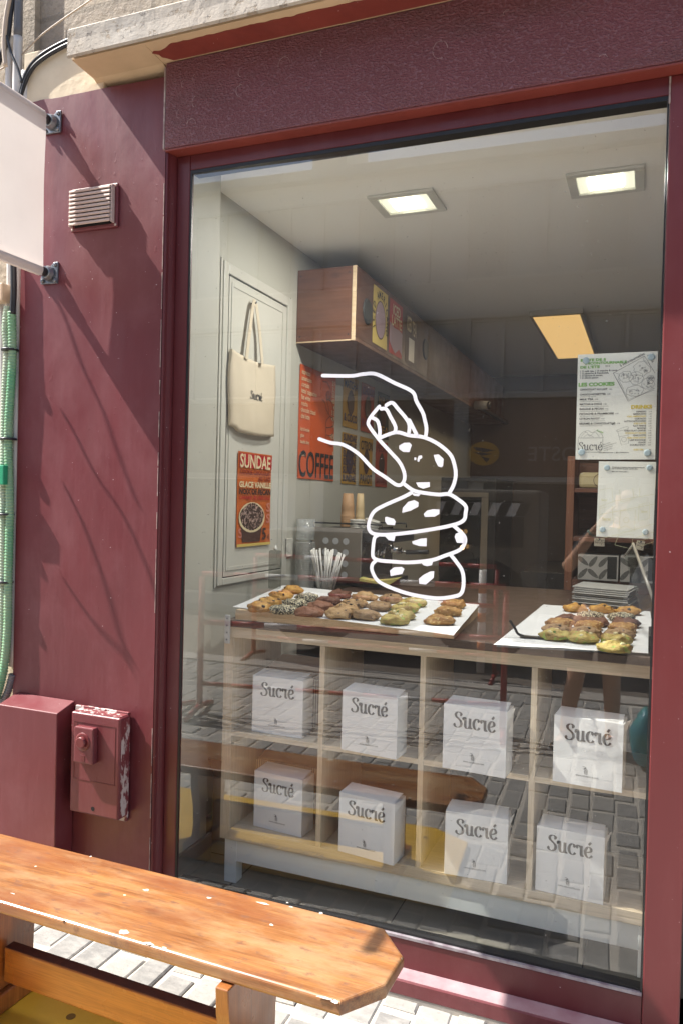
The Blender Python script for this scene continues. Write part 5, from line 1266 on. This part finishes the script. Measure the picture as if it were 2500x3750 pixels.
for k in range(5): mb.tube([(m1.x+.02+k*.018, MY+.10+.05*(k % 2), mz1-.07), (m1.x+.02+k*.016, MY+.09, mz1-.14-.02*(k % 3))], .007, 8)
mb.done('valve', CHROME, EM)
for i, (bx_, by_, tx, mt, cap, nm, lab, wpx) in enumerate(((1108, 610, 405, CUPTAN, 4, 'cup_stack', 'stack of tan kraft paper cups upside down on the coffee machine', 46), (1195, 595, 405, CUPCREAM, 6, 'cup_stack', 'slimmer stack of cream paper cups upside down on the coffee machine', 31))):
    Y_ = MY+.10+.02*i; a, b = onY(*cB(bx_, by_), Y_), onY(*cB(bx_+15, tx), Y_)
    r = (onY(*cB(bx_+wpx, by_), Y_)-a).length; zb_ = mz1+.002; Hh = b.z-zb_
    CS = thing(nm, lab, 'cups', (a.x+.01, Y_, zb_), 'paper cup stacks on the coffee machine')
    prof = []
    for k in range(5): prof += [(r*1.0, Hh*.12*k/1.6), (r*1.03, Hh*.12*k/1.6+.004), (r*.985, Hh*.12*k/1.6+.008)]
    prof += [(r*.93, Hh*.52), (r*.97, Hh*.54), (r*.72, Hh)]
    mb = MB(); mb.lathe((a.x+.01, Y_, zb_), (0, 0, 1), prof, 22); mb.done('cups', mt, CS)
for i, (qx, lab) in enumerate(((1195, 'pile of white cup lids under the cream cups'), (1250, 'tilted white cup lids beside the cream cups'))):
    q = onY(*cB(qx, 640), MY+.05); mb = MB()
    prof = []
    for k in range(4): prof += [(.040, .012*k), (.0415, .012*k+.003), (.036, .012*k+.008)]
    mb.lathe((q.x, MY+.045+.08*i, mz1+.001), (.28*i, 0, 1), prof, 20); tag(mb.done('lid_pile', LIDW), lab, 'lids', 'white lids on the coffee machine')
ya = [onY(*cB(*q), MY-.05) for q in ((1205, 1015), (1300, 1035), (1400, 1030), (1490, 1015), (1420, 1062), (1330, 1055), (1205, 1035))]
mb = MB(); mb.prism(ya, (0, .05, .004)); tag(mb.done('cleaning_cloth', YCLOTH), 'folded yellow cloth draped beside the coffee machine', 'cloth')
c = onY(*cB(705, 795), 3.3); c = onX(*cB(700, 795), XW+.01)
SKt = thing('wall_socket', 'white square wall socket beside the door above the worktop', 'socket', c)
mb = MB(); mb.box(XW+.001, XW+.012, c.y-.045, c.y+.045, c.z-.045, c.z+.045, .003); mb.done('plate', DOORW, SKt)
mb = MB(); mb.lathe((XW+.0121, c.y, c.z), (1, 0, 0), [(.024, 0), (.022, .001)], 22); mb.done('outlet', LIDW, SKt)
c = onY(*cB(600, 900), 3.0)
SB = thing('soap_bottle', 'slim translucent white pump bottle standing by the door edge', 'bottle', (c.x, 3.0, TZ))
mb = MB(); z0_ = onY(*cB(600, 1090), 3.0).z; z1_ = onY(*cB(600, 815), 3.0).z
mb.box(c.x-.026, c.x+.026, 2.99, 3.02, max(z0_, TZ+.002), z1_, .006); mb.done('body', clear_mat('milky_plastic', (.72, .73, .71), .06, .2), SB)
mb = MB(); mb.lathe((c.x, 3.005, z1_), (0, 0, 1), [(.008, 0), (.008, .012), (.005, .013), (.005, .024)], 12); mb.done('pump', LIDW, SB)

# right-hand interior: upright, shelves, boxes, papers
RY = 4.25
def rp(x, y, Y=RY): return onY(*cE(x, y), Y)
RS = thing('wall_shelving', 'reddish wooden shelving with thick upright behind the baking tray', 'shelving', (-.3, RY, FLZ))
a, b = rp(820, 100), rp(880, 100)
mb = MB(); mb.box(a.x, b.x, RY, RY+.32, FLZ+.001, onY(*cF(905, 1208), RY).z, .002); mb.done('upright', CEDARV, RS)
for (py, nm) in ((300, 'shelf'), (690, 'shelf'), (1030, 'shelf')):
    z_ = rp(950, py).z; mb = MB(); mb.box(b.x+.0005, 1.4, RY+.01, RY+.30, z_-.022, z_, .0015); mb.done(nm, CEDAR, RS)
mb = MB(); mb.box(b.x+.0005, 1.4, RY+.301, RY+.318, FLZ+.001, onY(*cF(905, 1208), RY).z-.02); mb.done('back_panel', wood('cedar_back', (.10, .045, .025), (.15, .065, .035), (.19, .085, .045), 0, 1, .5, False), RS)
mb = MB(); mb.box(b.x+.0005, 1.4, RY+.012, RY+.03, FLZ+.002, rp(950, 1030).z-.0225); mb.done('lower_panel', CEDAR, RS)
def leaf_print():
    t = NT('leaf_print'); v = t.n('ShaderNodeTexVoronoi'); v.inputs['Scale'].default_value = 13; t.l(t.co(1, 1, .62, rot=(0, R(38), 0)), v.inputs['Vector'])
    return t.set(t.mix(t.ramp(v.outputs['Distance'], [(.32, 0), (.36, 1)]), (.05, .05, .05), (.40, .38, .35)), .5)
GREYCARD = plain('grey_card', (.40, .385, .36), rough=.5)
zs_ = rp(950, 1030).z
for (xa, xb, ty, lab) in ((902, 1225, 828, 'pale leaf patterned box with dark band, nearer the wooden upright'), (1240, 1545, 838, 'pale leaf patterned box with dark band, nearer the window post')):
    p0, p1, pt = rp(xa, 1010), rp(xb, 1010), rp(xa, ty)
    LB = thing('patterned_box', lab, 'box', ((p0.x+p1.x)/2, RY, zs_), 'leaf patterned boxes on the shelving')
    mb = MB(); mb.box(p0.x, p1.x, RY-.01, RY+.17, zs_+.001, pt.z, .002); mb.done('carton', GREYCARD, LB)
    wd = p1.x-p0.x; mb = MB(); mb.box(p1.x-wd*.27, p1.x-wd*.04, RY-.0115, RY-.0103, zs_+.012, pt.z-.004); mb.done('label_band', INKB, LB)
    for i in range(3):
        for j in range(2):
            cx, cz = p0.x+wd*(.13+.25*i+(.0)), zs_+(pt.z-zs_)*(.27+.48*j)
            mb = MB(); an = R((50, -40, 55)[(i+j) % 3]); P = []
            for k in range(14):
                t_ = 2*math.pi*k/14; l_, w__ = .034*math.cos(t_), .012*math.sin(t_)*(1-.25*math.cos(t_))
                P.append((cx+l_*math.cos(an)-w__*math.sin(an), RY-.0108, cz+l_*math.sin(an)+w__*math.cos(an)))
            mb.poly(P[::-1]); mb.done('leaf', plain('leaf_grey', (.07, .07, .065), (.14, .135, .125), 90, rough=.6), LB)
for (xa, xb, ya_, yb_, s1, s2, lab) in ((1032, 1117, 702, 762, 'caramel', 'beurre sale', 'cream price tag pinned below the shelf edge under the small notice'), (1360, 1428, 715, 785, 'honey', 'macadamia', 'tilted cream price tag pinned below the shelf near the window post')):
    a, b = rp(xa, yb_, RY), rp(xb, ya_, RY)
    TG = local_thing('price_tag', lab, 'price tag', frame(Vector((a.x, RY+.006, a.z)), (1, 0, .0 if xa < 1200 else -.18), (0, 0, 1)), 'price tags on the shelving'); W, H = b.x-a.x, b.z-a.z
    mb = MB(); mb.box(0, W, 0, H, -.001, 0, .0002); mb.done('card', plain('tag_card', (.52, .46, .37), rough=.6), TG)
    text(s1, .020, .006, H*.62, INKB, TG, 1, 0, 'LEFT', 0, .0006); text(s2, .018, .004, H*.36, INKB, TG, 1, 0, 'LEFT', 0, .0006); text('7.-', .018, W*.62, H*.1, INKB, TG, 1, 0, 'LEFT', 0, .0006)
    mb = MB(); mb.lathe((W*.5, H-.004, .0004), (0, 0, 1), [(.005, 0), (.004, .002)], 12); mb.done('pin', NAVY, TG)
zc = rp(950, 345).z+.0
mb = MB(); q0_, q1_ = rp(888, 345), rp(1060, 235); zsf = rp(950, 300).z
PB = thing('paper_bag', 'cream paper bag with round stamp lying on the upper shelf behind the notice', 'bag', ((q0_.x+q1_.x)/2, RY, zsf))
mb.box(q0_.x+.01, q0_.x+.52, RY+.02, RY+.22, zsf+.001, zsf+.085, .02); mb.done('sack', plain('cream_bag', (.48, .40, .22), rough=.7, bump=.2, bs=20), PB)
mb = MB(); mb.ribbon([Vector((q0_.x+.12+.034*math.cos(t_), RY+.0192, zsf+.043+.034*math.sin(t_))) for t_ in [j*math.pi/12 for j in range(25)]], lambda t: .003, 0, Vector((0, -1, 0))); mb.done('stamp', BROWNI, PB)
e0 = onZ(*cE(862, 1212), TZ+.004)
for k in range(9):
    zz = TZ+.004+k*.0085; jx, jy = random.uniform(-.006, .006), random.uniform(-.01, .01)
    mb = MB(); mb.prism([(e0.x+jx, e0.y+jy, zz), (e0.x+.235+jx, e0.y-.05+jy, zz-.001), (e0.x+.27+jx, e0.y+.16+jy, zz+.002), (e0.x+.03+jx, e0.y+.21+jy, zz+.003)], (0, 0, .0055), .0012)
    tag(mb.done('paper_envelope', plain('envelope_grey', (.46, .45, .42), (.40, .39, .37), rough=.6) if k == 0 else bpy.data.materials['envelope_grey']), ORD[k]+' grey paper envelope from the bottom of the pile behind the tray' if k < 7 else ('second to top' if k == 7 else 'topmost')+' grey paper envelope on the pile behind the tray', 'envelope', 'grey envelopes piled behind the baking tray')
# acrylic display stand leaning by the window post
DS = thing('display_stand', 'leaning clear acrylic display panel on black feet beside the window post', 'display stand', (.02, 2.75, TZ))
a, b = onY(*cE(1345, 760), 3.0), onY(*cE(1530, 1260), 2.62)
p = [onY(*cE(1275, 845), 3.02), onY(*cE(1345, 745), 3.02), onY(*cE(1522, 1230), 2.56), onY(*cE(1410, 1290), 2.9)]
mb = MB(); mb.prism(p, (.003, .004, 0)); mb.done('panel', ACRYLIC, DS)
mb = MB(); mb.tube([p[1], p[2]], .006, 8); mb.tube([p[1], p[0]], .003, 8); mb.done('edge', plain('acrylic_edge', (.30, .28, .24), rough=.3), DS)
mb = MB(); q = onZ(*cE(1500, 1590), TZ+.02); mb.box(q.x-.012, q.x+.012, q.y, q.y+.2, TZ+.001, TZ+.06, .003); mb.done('foot', DARKMETAL, DS)
for k, (qa, qb) in enumerate((((1300, 850), (1385, 930)), ((1320, 930), (1410, 1060)))):
    A_, B_ = onY(*cE(*qa), 3.03), onY(*cE(*qb), 3.03); mb = MB(); mb.box(A_.x, B_.x, 3.03, 3.034, B_.z, A_.z, .001); mb.done('dark_card', DARKMETAL, DS)
# security camera and oven
c = onY(*cF(440, 918), 6.0)
SC = thing('security_camera', 'small white dome camera fixed to the back wall near the white line drawing', 'camera', c)
mb = MB(); mb.tube([(c.x-.09, 6.02, c.z+.01), (c.x+.02, 5.98, c.z)], .034, 16); mb.done('body', plain('camera_white', (.38, .37, .35), rough=.4), SC)
mb = MB(); mb.lathe((c.x+.022, 5.979, c.z), (1, -.25, 0), [(.033, 0), (.030, .01), (.022, .014)], 16); mb.done('lens', DARKMETAL, SC)
mb = MB(); mb.box(c.x-.10, c.x-.07, 6.04, 7.399, c.z+.0, c.z+.02); mb.done('arm', DARKMETAL, SC)
OV = thing('bakery_oven', 'dark bakery oven cabinet with pale frame at the back of the shop', 'oven', (-1.0, 6.3, FLZ))
o0, o1 = onY(*cG(-250, 70), 6.3), onY(*cG(480, 690), 6.3)
mb = MB(); mb.box(o0.x, o1.x, 6.3, 7.1, FLZ+.001, o0.z, .004); mb.done('cabinet', plain('oven_dark', (.05, .045, .04), rough=.4, metallic=.4), OV)
mb = MB(); mb.box(o0.x+.05, o1.x-.12, 6.29, 6.2995, o0.z-.9, o0.z-.18, .003); dr_ = mb.done('door', plain('oven_glass', (.015, .015, .015), rough=.1), OV)
mb = MB(); mb.box(o1.x-.115, o1.x-.06, 6.285, 6.2995, o0.z-1.2, o0.z-.16, .003); mb.box(o0.x+.02, o1.x-.06, 6.284, 6.2995, o0.z-.159, o0.z-.12, .003); mb.done('trim', plain('oven_trim', (.34, .31, .26), rough=.35), OV)
LB_ = emit('small_bulb', (1, .55, .2), 2.5)
for (qx, qy, lab) in ((290, 390, 'upper small glowing bulb deep in the shop'), (300, 478, 'lower small glowing bulb deep in the shop')):
    c = onY(*cG(qx, qy), 6.2); mb = MB(); mb.ball(c, .018, .018, .02, 10, 8); tag(mb.done('bulb', LB_), lab, 'bulb', 'glowing bulbs deep in the shop')
mb = MB(); mb.box(-.9, 1.3, 6.0, 7.3, FLZ+.001, -.5, .004); tag(mb.done('back_counter', plain('back_counter_dark', (.05, .04, .035), rough=.5)), 'dark counter along the back wall of the shop', 'counter')
flush_text()

# ------------------------------------------------------------------ the street behind the camera, seen in the glass
OPY = -5.5
OP = thing('opposite_building', 'pale two storey building across the street with brown fascia and shuttered windows', 'building', (-2, OPY, STREET))
GREYW = plain('opposite_render', (.82, .80, .76), (.77, .75, .71), 2, rough=.8)
mb = MB(); mb.box(-16, 12, OPY-4, OPY-.06, STREET-.05, 4.50); mb.done('wall', GREYW, OP)
mb = MB(); mb.box(-16, 12, OPY-.2, OPY+.10, 4.42, 4.56, .01); mb.box(-4.2, -3.7, OPY-1.0, OPY-.06, 4.5, 5.6); mb.done('parapet', plain('parapet_pale', (.52, .50, .46), rough=.8), OP)
mb = MB(); mb.box(-16, 12, OPY-.059, OPY, .37, 1.36, .004); mb.done('fascia', plain('brown_fascia', (.13, .062, .045), (.10, .05, .035), 3, (4, 1, .3), rough=.55), OP)
mb = MB(); mb.box(-16, 12, OPY-.059, OPY+.05, 1.365, 1.43, .01); mb.box(-16, 12, OPY-.059, OPY+.05, 2.40, 2.47, .01); mb.box(-16, 12, OPY-.0585, OPY+.03, .30, .365, .005); mb.done('string_course', plain('course_pale', (.50, .47, .42), rough=.8), OP)
mb = MB(); mb.box(-16, 12, OPY-.0583, OPY-.02, 2.475, 2.90); mb.done('beige_band', plain('beige_band', (.72, .66, .57), rough=.8), OP)
CURT = plain('pale_curtained_window', (.62, .62, .60), (.55, .55, .54), 6, (1, 1, .3), rough=.3)
SHUT = plain('grey_shutter', (.50, .495, .48), (.42, .415, .40), 40, (.05, 1, 6), rough=.6); WFR = plain('window_frame_white', (.58, .57, .54), rough=.5); WGL = plain('window_dark', (.05, .055, .06), rough=.1)
k = 0
for xx in [x_*.5 for x_ in range(-22, 10)]:
    for (z0_, z1_, mt) in ((1.47, 2.36, SHUT), (2.95, 4.1, CURT if k % 3 else SHUT)):
        mb = MB(); mb.box(xx+.02, xx+.475, OPY-.0590, OPY-.045, z0_, z1_); wv = mb.done('window', mt, OP)
        mb = MB(); mb.box(xx-.02, xx+.0195, OPY-.0592, OPY-.005, z0_-.02, z1_+.02); mb.box(xx+.02, xx+.475, OPY-.0591, OPY-.01, z1_+.001, z1_+.03); mb.done('frame', WFR, wv)
    k += 1
mb = MB()
for xx in (-9.6, -6.9, -4.3, -2.1, .6, 3.2): mb.box(xx, xx+.19, OPY-.0588, OPY+.02, STREET, 2.3995, .005)
mb.done('pilaster', plain('pilaster_grey', (.34, .33, .31), rough=.8), OP)
mb = MB()
for xx in (-8.9, -6.2, -3.9, -1.7, 1.0): mb.box(xx, xx+1.5, OPY-.0594, OPY-.03, STREET+.1, .28); 
mb.done('shop_window', WGL, OP)
mb = MB(); mb.box(-16, 12, OPY-.5, OPY+.9, STREET-.04, STREET+.06, .01); struct(mb.done('pavement_opposite', KERB))
# post office sign on the fascia (the logo and the lettering stand as they look)
PS = local_thing('fascia_sign', 'yellow oval post office sign with dark bird mark on the brown fascia opposite', 'sign', frame(Vector((-1.0, OPY+.004, .2)), (-1, 0, 0), (0, 0, 1)))
blob(PS, 'oval', flat('sign_yellow', 236, 176, 30), .70, .46, .20, .155, .004, 30)
mb = MB(); mb.poly([(.56, .50, .006), (.70, .53, .006), (.84, .545, .006), (.80, .50, .006), (.70, .475, .006)]); mb.poly([(.58, .455, .0062), (.74, .475, .0062), (.84, .48, .0062), (.72, .43, .0062)]); mb.poly([(.62, .40, .0064), (.74, .425, .0064), (.66, .345, .0064)]); mb.done('bird_mark', plain('sign_navy', (.02, .025, .06), rough=.5), PS)
text('LA POSTE', .26, -.98, .37, plain('sign_grey', (.30, .28, .26), rough=.5), PS, 1.0, .002, 'LEFT', 0, .005)
flush_text()
# truck
TRK = thing('works_truck', 'grey brown works truck with striped board and big tyre parked in the street', 'truck', (-1.6, -2.9, STREET))
TYM = plain('tyre', (.025, .024, .023), rough=.8)
mb = MB(); mb.box(-3.4, -.72, -3.6, -2.62, -.95, -.75, .02); mb.done('chassis', DARKMETAL, TRK)
mb = MB(); mb.box(-1.75, -.72, -3.6, -2.6, -.75, .14, .03); cab = mb.done('cab', plain('truck_grey', (.15, .135, .115), (.12, .11, .095), 4, rough=.5), TRK)
mb = MB(); mb.box(-1.65, -.86, -2.5995, -2.592, -.38, .04, .01); mb.done('cab_window', WGL, cab)
mb = MB(); mb.box(-3.4, -1.8, -3.6, -2.6, -.74, -.30, .01); mb.done('bed', plain('truck_bed_grey', (.25, .24, .22), rough=.6), TRK)
mb = MB(); mb.box(-1.66, -.85, -2.5915, -2.586, -.10, .02); sb = mb.done('stripe_board', BARWHITE, TRK)
mb = MB()
for k in range(5): mb.prism([(-1.62+k*.17, -2.5855, -.098), (-1.53+k*.17, -2.5855, -.098), (-1.48+k*.17, -2.5855, .018), (-1.57+k*.17, -2.5855, .018)], (0, .001, 0))
mb.done('stripe', plain('stripe_dark', (.02, .02, .022), rough=.5), sb)
for xx in (-1.22, -2.9):
    wh = MB(); wh.lathe((xx, -2.58, -.955), (0, 1, 0), [(.20, -.22), (.44, -.22), (.50, -.17), (.50, -.05), (.44, 0), (.27, .0)], 32); wl = wh.done('wheel', TYM, TRK)
    mb = MB(); mb.lathe((xx, -2.575, -.955), (0, 1, 0), [(.27, -.02), (.25, .0), (.12, -.06), (.08, .0), (.0, .01)], 24); mb.done('rim', plain('rim_grey', (.2, .19, .18), rough=.5), wl)
# red and white barriers
def barrier(x0, y0, x1, y1, label, first=[None]):
    a, b = Vector((x0, y0, STREET)), Vector((x1, y1, STREET)); d = (b-a); L = d.length; d.normalize(); n_ = Vector((-d.y, d.x, 0))
    BR = thing('barrier', label, 'barrier', a, 'red and white works barriers')
    for t, nm in ((0, 'post'), (L, 'post')):
        p = a+d*t; mb = MB(); mb.tube([p+Vector((0, 0, .03)), p+Vector((0, 0, .93))], .021, 10); mb.done(nm, BARRED, BR)
        mb = MB(); mb.tube([p+n_*.24+Vector((0, 0, .012)), p+Vector((0, 0, .05)), p-n_*.24+Vector((0, 0, .012))], .018, 8); mb.done('foot', BARRED, BR)
    for zz in (.95, .62, .20):
        k = 0; t = 0
        seg = L/9
        while k < 9:
            p, q = a+d*t+Vector((0, 0, zz)), a+d*(t+seg*.985)+Vector((0, 0, zz))
            mb = MB(); mb.tube([p, q], .019 if zz > .3 else .014, 10); mb.done('rail', BARWHITE if k in (2, 6) else BARRED, BR); t += seg; k += 1
    return BR
b1 = barrier(-2.72, -.12, -.72, -.42, 'red and white works barrier on the cobbles nearest the photographer')
b2 = barrier(-4.95, -.02, -2.86, -.06, 'red and white works barrier further along the cobbles with a contractor plate')
b3 = barrier(-3.2, -1.95, -1.0, -1.98, 'red and white works barrier standing at the kerb before the truck')
PLt = local_thing('contractor_plate', 'small red plate with contractor name hung on the works barrier', 'plate', frame(Vector((-2.72-.25, -.03, STREET+.60)), (-1, 0, 0), (0, 0, 1)))
mb = MB(); mb.box(0, .5, 0, .15, -.004, 0, .001); mb.done('board', BARRED, PLt); text('EIFFAGE', .11, .10, .035, BARWHITE, PLt, .95, .001, 'LEFT', 0, .001)
text('ATTENTION RESEAU GAZ', .055, 0, 0, INKB, YP, 1, .0003, 'LEFT', 0, 0, 0, 'stencil', fit=.40)
flush_text()
for ch in YP.children:
    if ch.name.startswith('stencil'):
        ch.data.transform(Matrix.Translation((YP.location[0], YP.location[1], STREET)))   # undo the parent shift, then lay it flat
        bb = [v.co.copy() for v in ch.data.vertices]; x0_ = min(v.x for v in bb); y0_ = min(v.y for v in bb)
        ch.data.transform(Matrix.Translation((-x0_, -y0_, -bb[0].z)))
        ch.data.transform(Matrix.Rotation(math.pi, 4, 'Z')); ch.data.transform(Matrix.Translation((-1.16-YP.location[0], 1.618-YP.location[1], .0216)))
DP = thing('delineator_post', 'slim white marker post with orange bands by the opposite kerb', 'marker post', (-1.15, -3.9, STREET))
mb = MB(); mb.tube([(-1.15, -2.2, STREET+.01), (-1.15, -2.2, STREET+.9)], .035, 12); pst = mb.done('post', BARWHITE, DP)
DP.location = (-1.15, -2.2, STREET); pst.location = (0, 0, 0); pst.data.transform(Matrix.Translation((0, -1.7, 0)))
for k in range(3):
    mb = MB(); mb.tube([(-1.15, -3.9, STREET+.2+k*.25), (-1.15, -3.9, STREET+.28+k*.25)], .0358, 12); mb.done('band', plain('band_orange', (.6, .16, .02), rough=.5), DP)
BG = thing('sack', 'blue and green plastic sack standing on the cobbles by the feet of the photographer', 'sack', (.13, -.14, STREET))
mb = MB(); mb.ball((.12, -.14, STREET+.17), .09, .08, .17, 18, 12, .25, 4.0); mb.done('bag', plain('blue_sack', (.08, .27, .40), (.10, .30, .20), 6, rough=.4), BG)

# ------------------------------------------------------------------ the photographer
PERSON = thing('person', 'photographer in dark t-shirt and knee length shorts raising a camera, orange socks', 'person', (-.10, -.34, STREET))
def skin_obj(name, nodes, edges, mat, parent, root=0, sub=2):
    me = bpy.data.meshes.new(name); o0 = Vector(parent['_o'])
    me.from_pydata([Vector(p)-o0 for p, r in nodes], edges, [])
    o = bpy.data.objects.new(name, me); COL.objects.link(o); o.parent = parent
    sk = o.modifiers.new('Skin', 'SKIN'); sk.use_smooth_shade = True
    for v, (p, r) in zip(me.skin_vertices[0].data, nodes):
        v.radius = r if isinstance(r, tuple) else (r, r); v.use_root = False
    me.skin_vertices[0].data[root].use_root = True
    sb_ = o.modifiers.new('Sub', 'SUBSURF'); sb_.levels = sb_.render_levels = sub
    me.materials.append(mat); return o
G0 = STREET
HIP = (-.16, -.36, G0+.82)
body_nodes = [(HIP, (.095, .085)), ((-.13, -.37, G0+1.0), (.08, .075)), ((-.06, -.37, G0+1.18), (.09, .08)), ((-.04, -.35, G0+1.29), (.075, .065)), ((-.03, -.33, G0+1.36), (.048, .05)),
              ((-.025, -.285, G0+1.44), (.068, .075)), ((-.025, -.28, G0+1.52), (.072, .085)), ((-.025, -.29, G0+1.58), (.055, .065)),
              ((-.20, -.34, G0+1.29), .052), ((-.35, -.20, G0+1.10), .041), ((-.215, -.10, G0+1.30), .030), ((-.135, -.075, G0+1.41), (.036, .018)),
              ((.12, -.34, G0+1.28), .052), ((.24, -.24, G0+1.10), .041), ((.14, -.13, G0+1.28), .030), ((.085, -.10, G0+1.37), (.036, .018)),
              ((-.26, -.36, G0+.74), .09), ((-.28, -.33, G0+.45), .056), ((-.315, -.36, G0+.28), .052), ((-.33, -.39, G0+.09), .034), ((-.37, -.26, G0+.045), (.035, .03)),
              ((-.07, -.36, G0+.74), .09), ((-.08, -.34, G0+.45), .056), ((-.07, -.37, G0+.28), .052), ((-.07, -.40, G0+.09), .034), ((-.05, -.27, G0+.045), (.035, .03)),
              ((-.025, -.20, G0+1.475), .016)]
body_edges = [(0,1),(1,2),(2,3),(3,4),(4,5),(5,6),(6,7),(3,8),(8,9),(9,10),(10,11),(3,12),(12,13),(13,14),(14,15),(0,16),(16,17),(17,18),(18,19),(19,20),(0,21),(21,22),(22,23),(23,24),(24,25),(5,26)]
def fingers(hand, dirs):
    b = body_nodes[hand][0]
    for (d1, d2, ln) in dirs:
        i = len(body_nodes); p1 = Vector(b)+Vector(d1); p2 = p1+Vector(d2)*ln*.5; p3 = p2+Vector((d2[0]*.5, d2[1]+.2, d2[2]*.6))*ln*.4
        body_nodes.extend([(tuple(p1), .0105), (tuple(p2), .009), (tuple(p3), .0075)]); body_edges.extend([(hand, i), (i, i+1), (i+1, i+2)])
fingers(11, [((.012, .004, .034), (.75, .1, .65), .075), ((.022, .004, .026), (.85, .1, .45), .08), ((.030, .004, .012), (.9, .1, .2), .075), ((.030, .004, -.006), (.9, .1, 0), .06), ((.005, -.01, -.020), (.7, -.3, -.1), .055)])
fingers(15, [((-.012, .004, .034), (-.75, .1, .65), .07), ((-.022, .004, .026), (-.85, .1, .45), .075), ((-.030, .004, .012), (-.9, .1, .2), .07), ((-.030, .004, -.006), (-.9, .1, 0), .055), ((-.005, -.01, -.020), (-.7, -.3, -.1), .055)])
skin_obj('body', body_nodes, body_edges, SKIN, PERSON)
up = lambda i, k=1.18: (body_nodes[i][0], tuple(x*k for x in body_nodes[i][1]) if isinstance(body_nodes[i][1], tuple) else body_nodes[i][1]*k)
mid_ = lambda i, j, t: tuple(Vector(body_nodes[i][0]).lerp(Vector(body_nodes[j][0]), t))
skin_obj('t_shirt', [(body_nodes[1][0], (.135, .125)), (body_nodes[2][0], (.145, .13)), (body_nodes[3][0], (.115, .10)), (mid_(3, 4, .6), (.06, .06)), up(8, 1.3), (mid_(8, 9, .7), .062), up(12, 1.3), (mid_(12, 13, .7), .062), ((HIP[0], HIP[1], HIP[2]+.05), (.15, .115))], [(8,0),(0,1),(1,2),(2,3),(2,4),(4,5),(2,6),(6,7)], DARKCLOTH, PERSON)
skin_obj('shorts', [((HIP[0], HIP[1], HIP[2]+.04), (.145, .13)), (HIP, (.15, .14)), up(16, 1.18), (mid_(16, 17, .95), .085), up(21, 1.18), (mid_(21, 22, .95), .085)], [(0,1),(1,2),(2,3),(1,4),(4,5)], DARKCLOTH, PERSON)
skin_obj('hair', [((-.025, -.315, G0+1.60), (.07, .075)), ((-.025, -.345, G0+1.52), (.075, .06)), ((-.025, -.355, G0+1.42), (.06, .045)), ((-.025, -.26, G0+1.615), (.055, .035))], [(0,1),(1,2),(0,3)], HAIR, PERSON)
for s_ in (-1, 1):
    mb = MB(); mb.ball((-.025+s_*.03, -.2, G0+1.50), .011, .008, .008, 10, 8); mb.done('eye', LIDW, PERSON)
for i, (an, toe) in enumerate(((19, 20), (24, 25))):
    A_, T_ = Vector(body_nodes[an][0]), Vector(body_nodes[toe][0])
    skin_obj('sock', [(tuple(A_+Vector((0, 0, .09))), .040), (tuple(A_), .041), (tuple(A_+Vector((0, .02, -.03))), .042)], [(0, 1), (1, 2)], SOCK, PERSON)
    hd = (T_-A_); hd.z = 0; hd.normalize()
    skin_obj('shoe', [(tuple(A_ - hd*.04+Vector((0, 0, -.052))), (.040, .042)), (tuple(A_+hd*.05+Vector((0, 0, -.05))), (.045, .038)), (tuple(A_+hd*.15+Vector((0, 0, -.058))), (.048, .030)), (tuple(A_+hd*.20+Vector((0, 0, -.062))), (.036, .024))], [(0, 1), (1, 2), (2, 3)], SHOE, PERSON)
A_ = Vector(body_nodes[10][0]); mb = MB(); dr = (Vector(body_nodes[11][0])-A_).normalized(); mb.lathe(A_+dr*.02, dr, [(.034, -.006), (.038, 0), (.034, .006)], 18); tag(mb.done('bracelet', plain('jade', (.25, .36, .30), rough=.3)), 'pale green bangle on the wrist of the photographer', 'bracelet')
fw = Vector((CF.x, CF.y, 0)).normalized(); rt = Vector((CR.x, CR.y, 0)).normalized()
CAMB = local_thing('camera', 'black photo camera held upright before the face of the photographer', 'camera', frame(-fw*.012, rt, (0, 0, 1)))
mb = MB(); mb.box(-.048, .048, -.066, .066, .075, .118, .010); mb.done('camera_body', DARKMETAL, CAMB)
mb = MB(); mb.lathe((0, 0, .0), (0, 0, 1), [(.033, .0), (.036, .004), (.036, .03), (.033, .034), (.035, .074)], 28); mb.done('lens', DARKMETAL, CAMB)
for o in bpy.data.objects:
    for k in ('_o', '_local'):
        if k in o: del o[k]
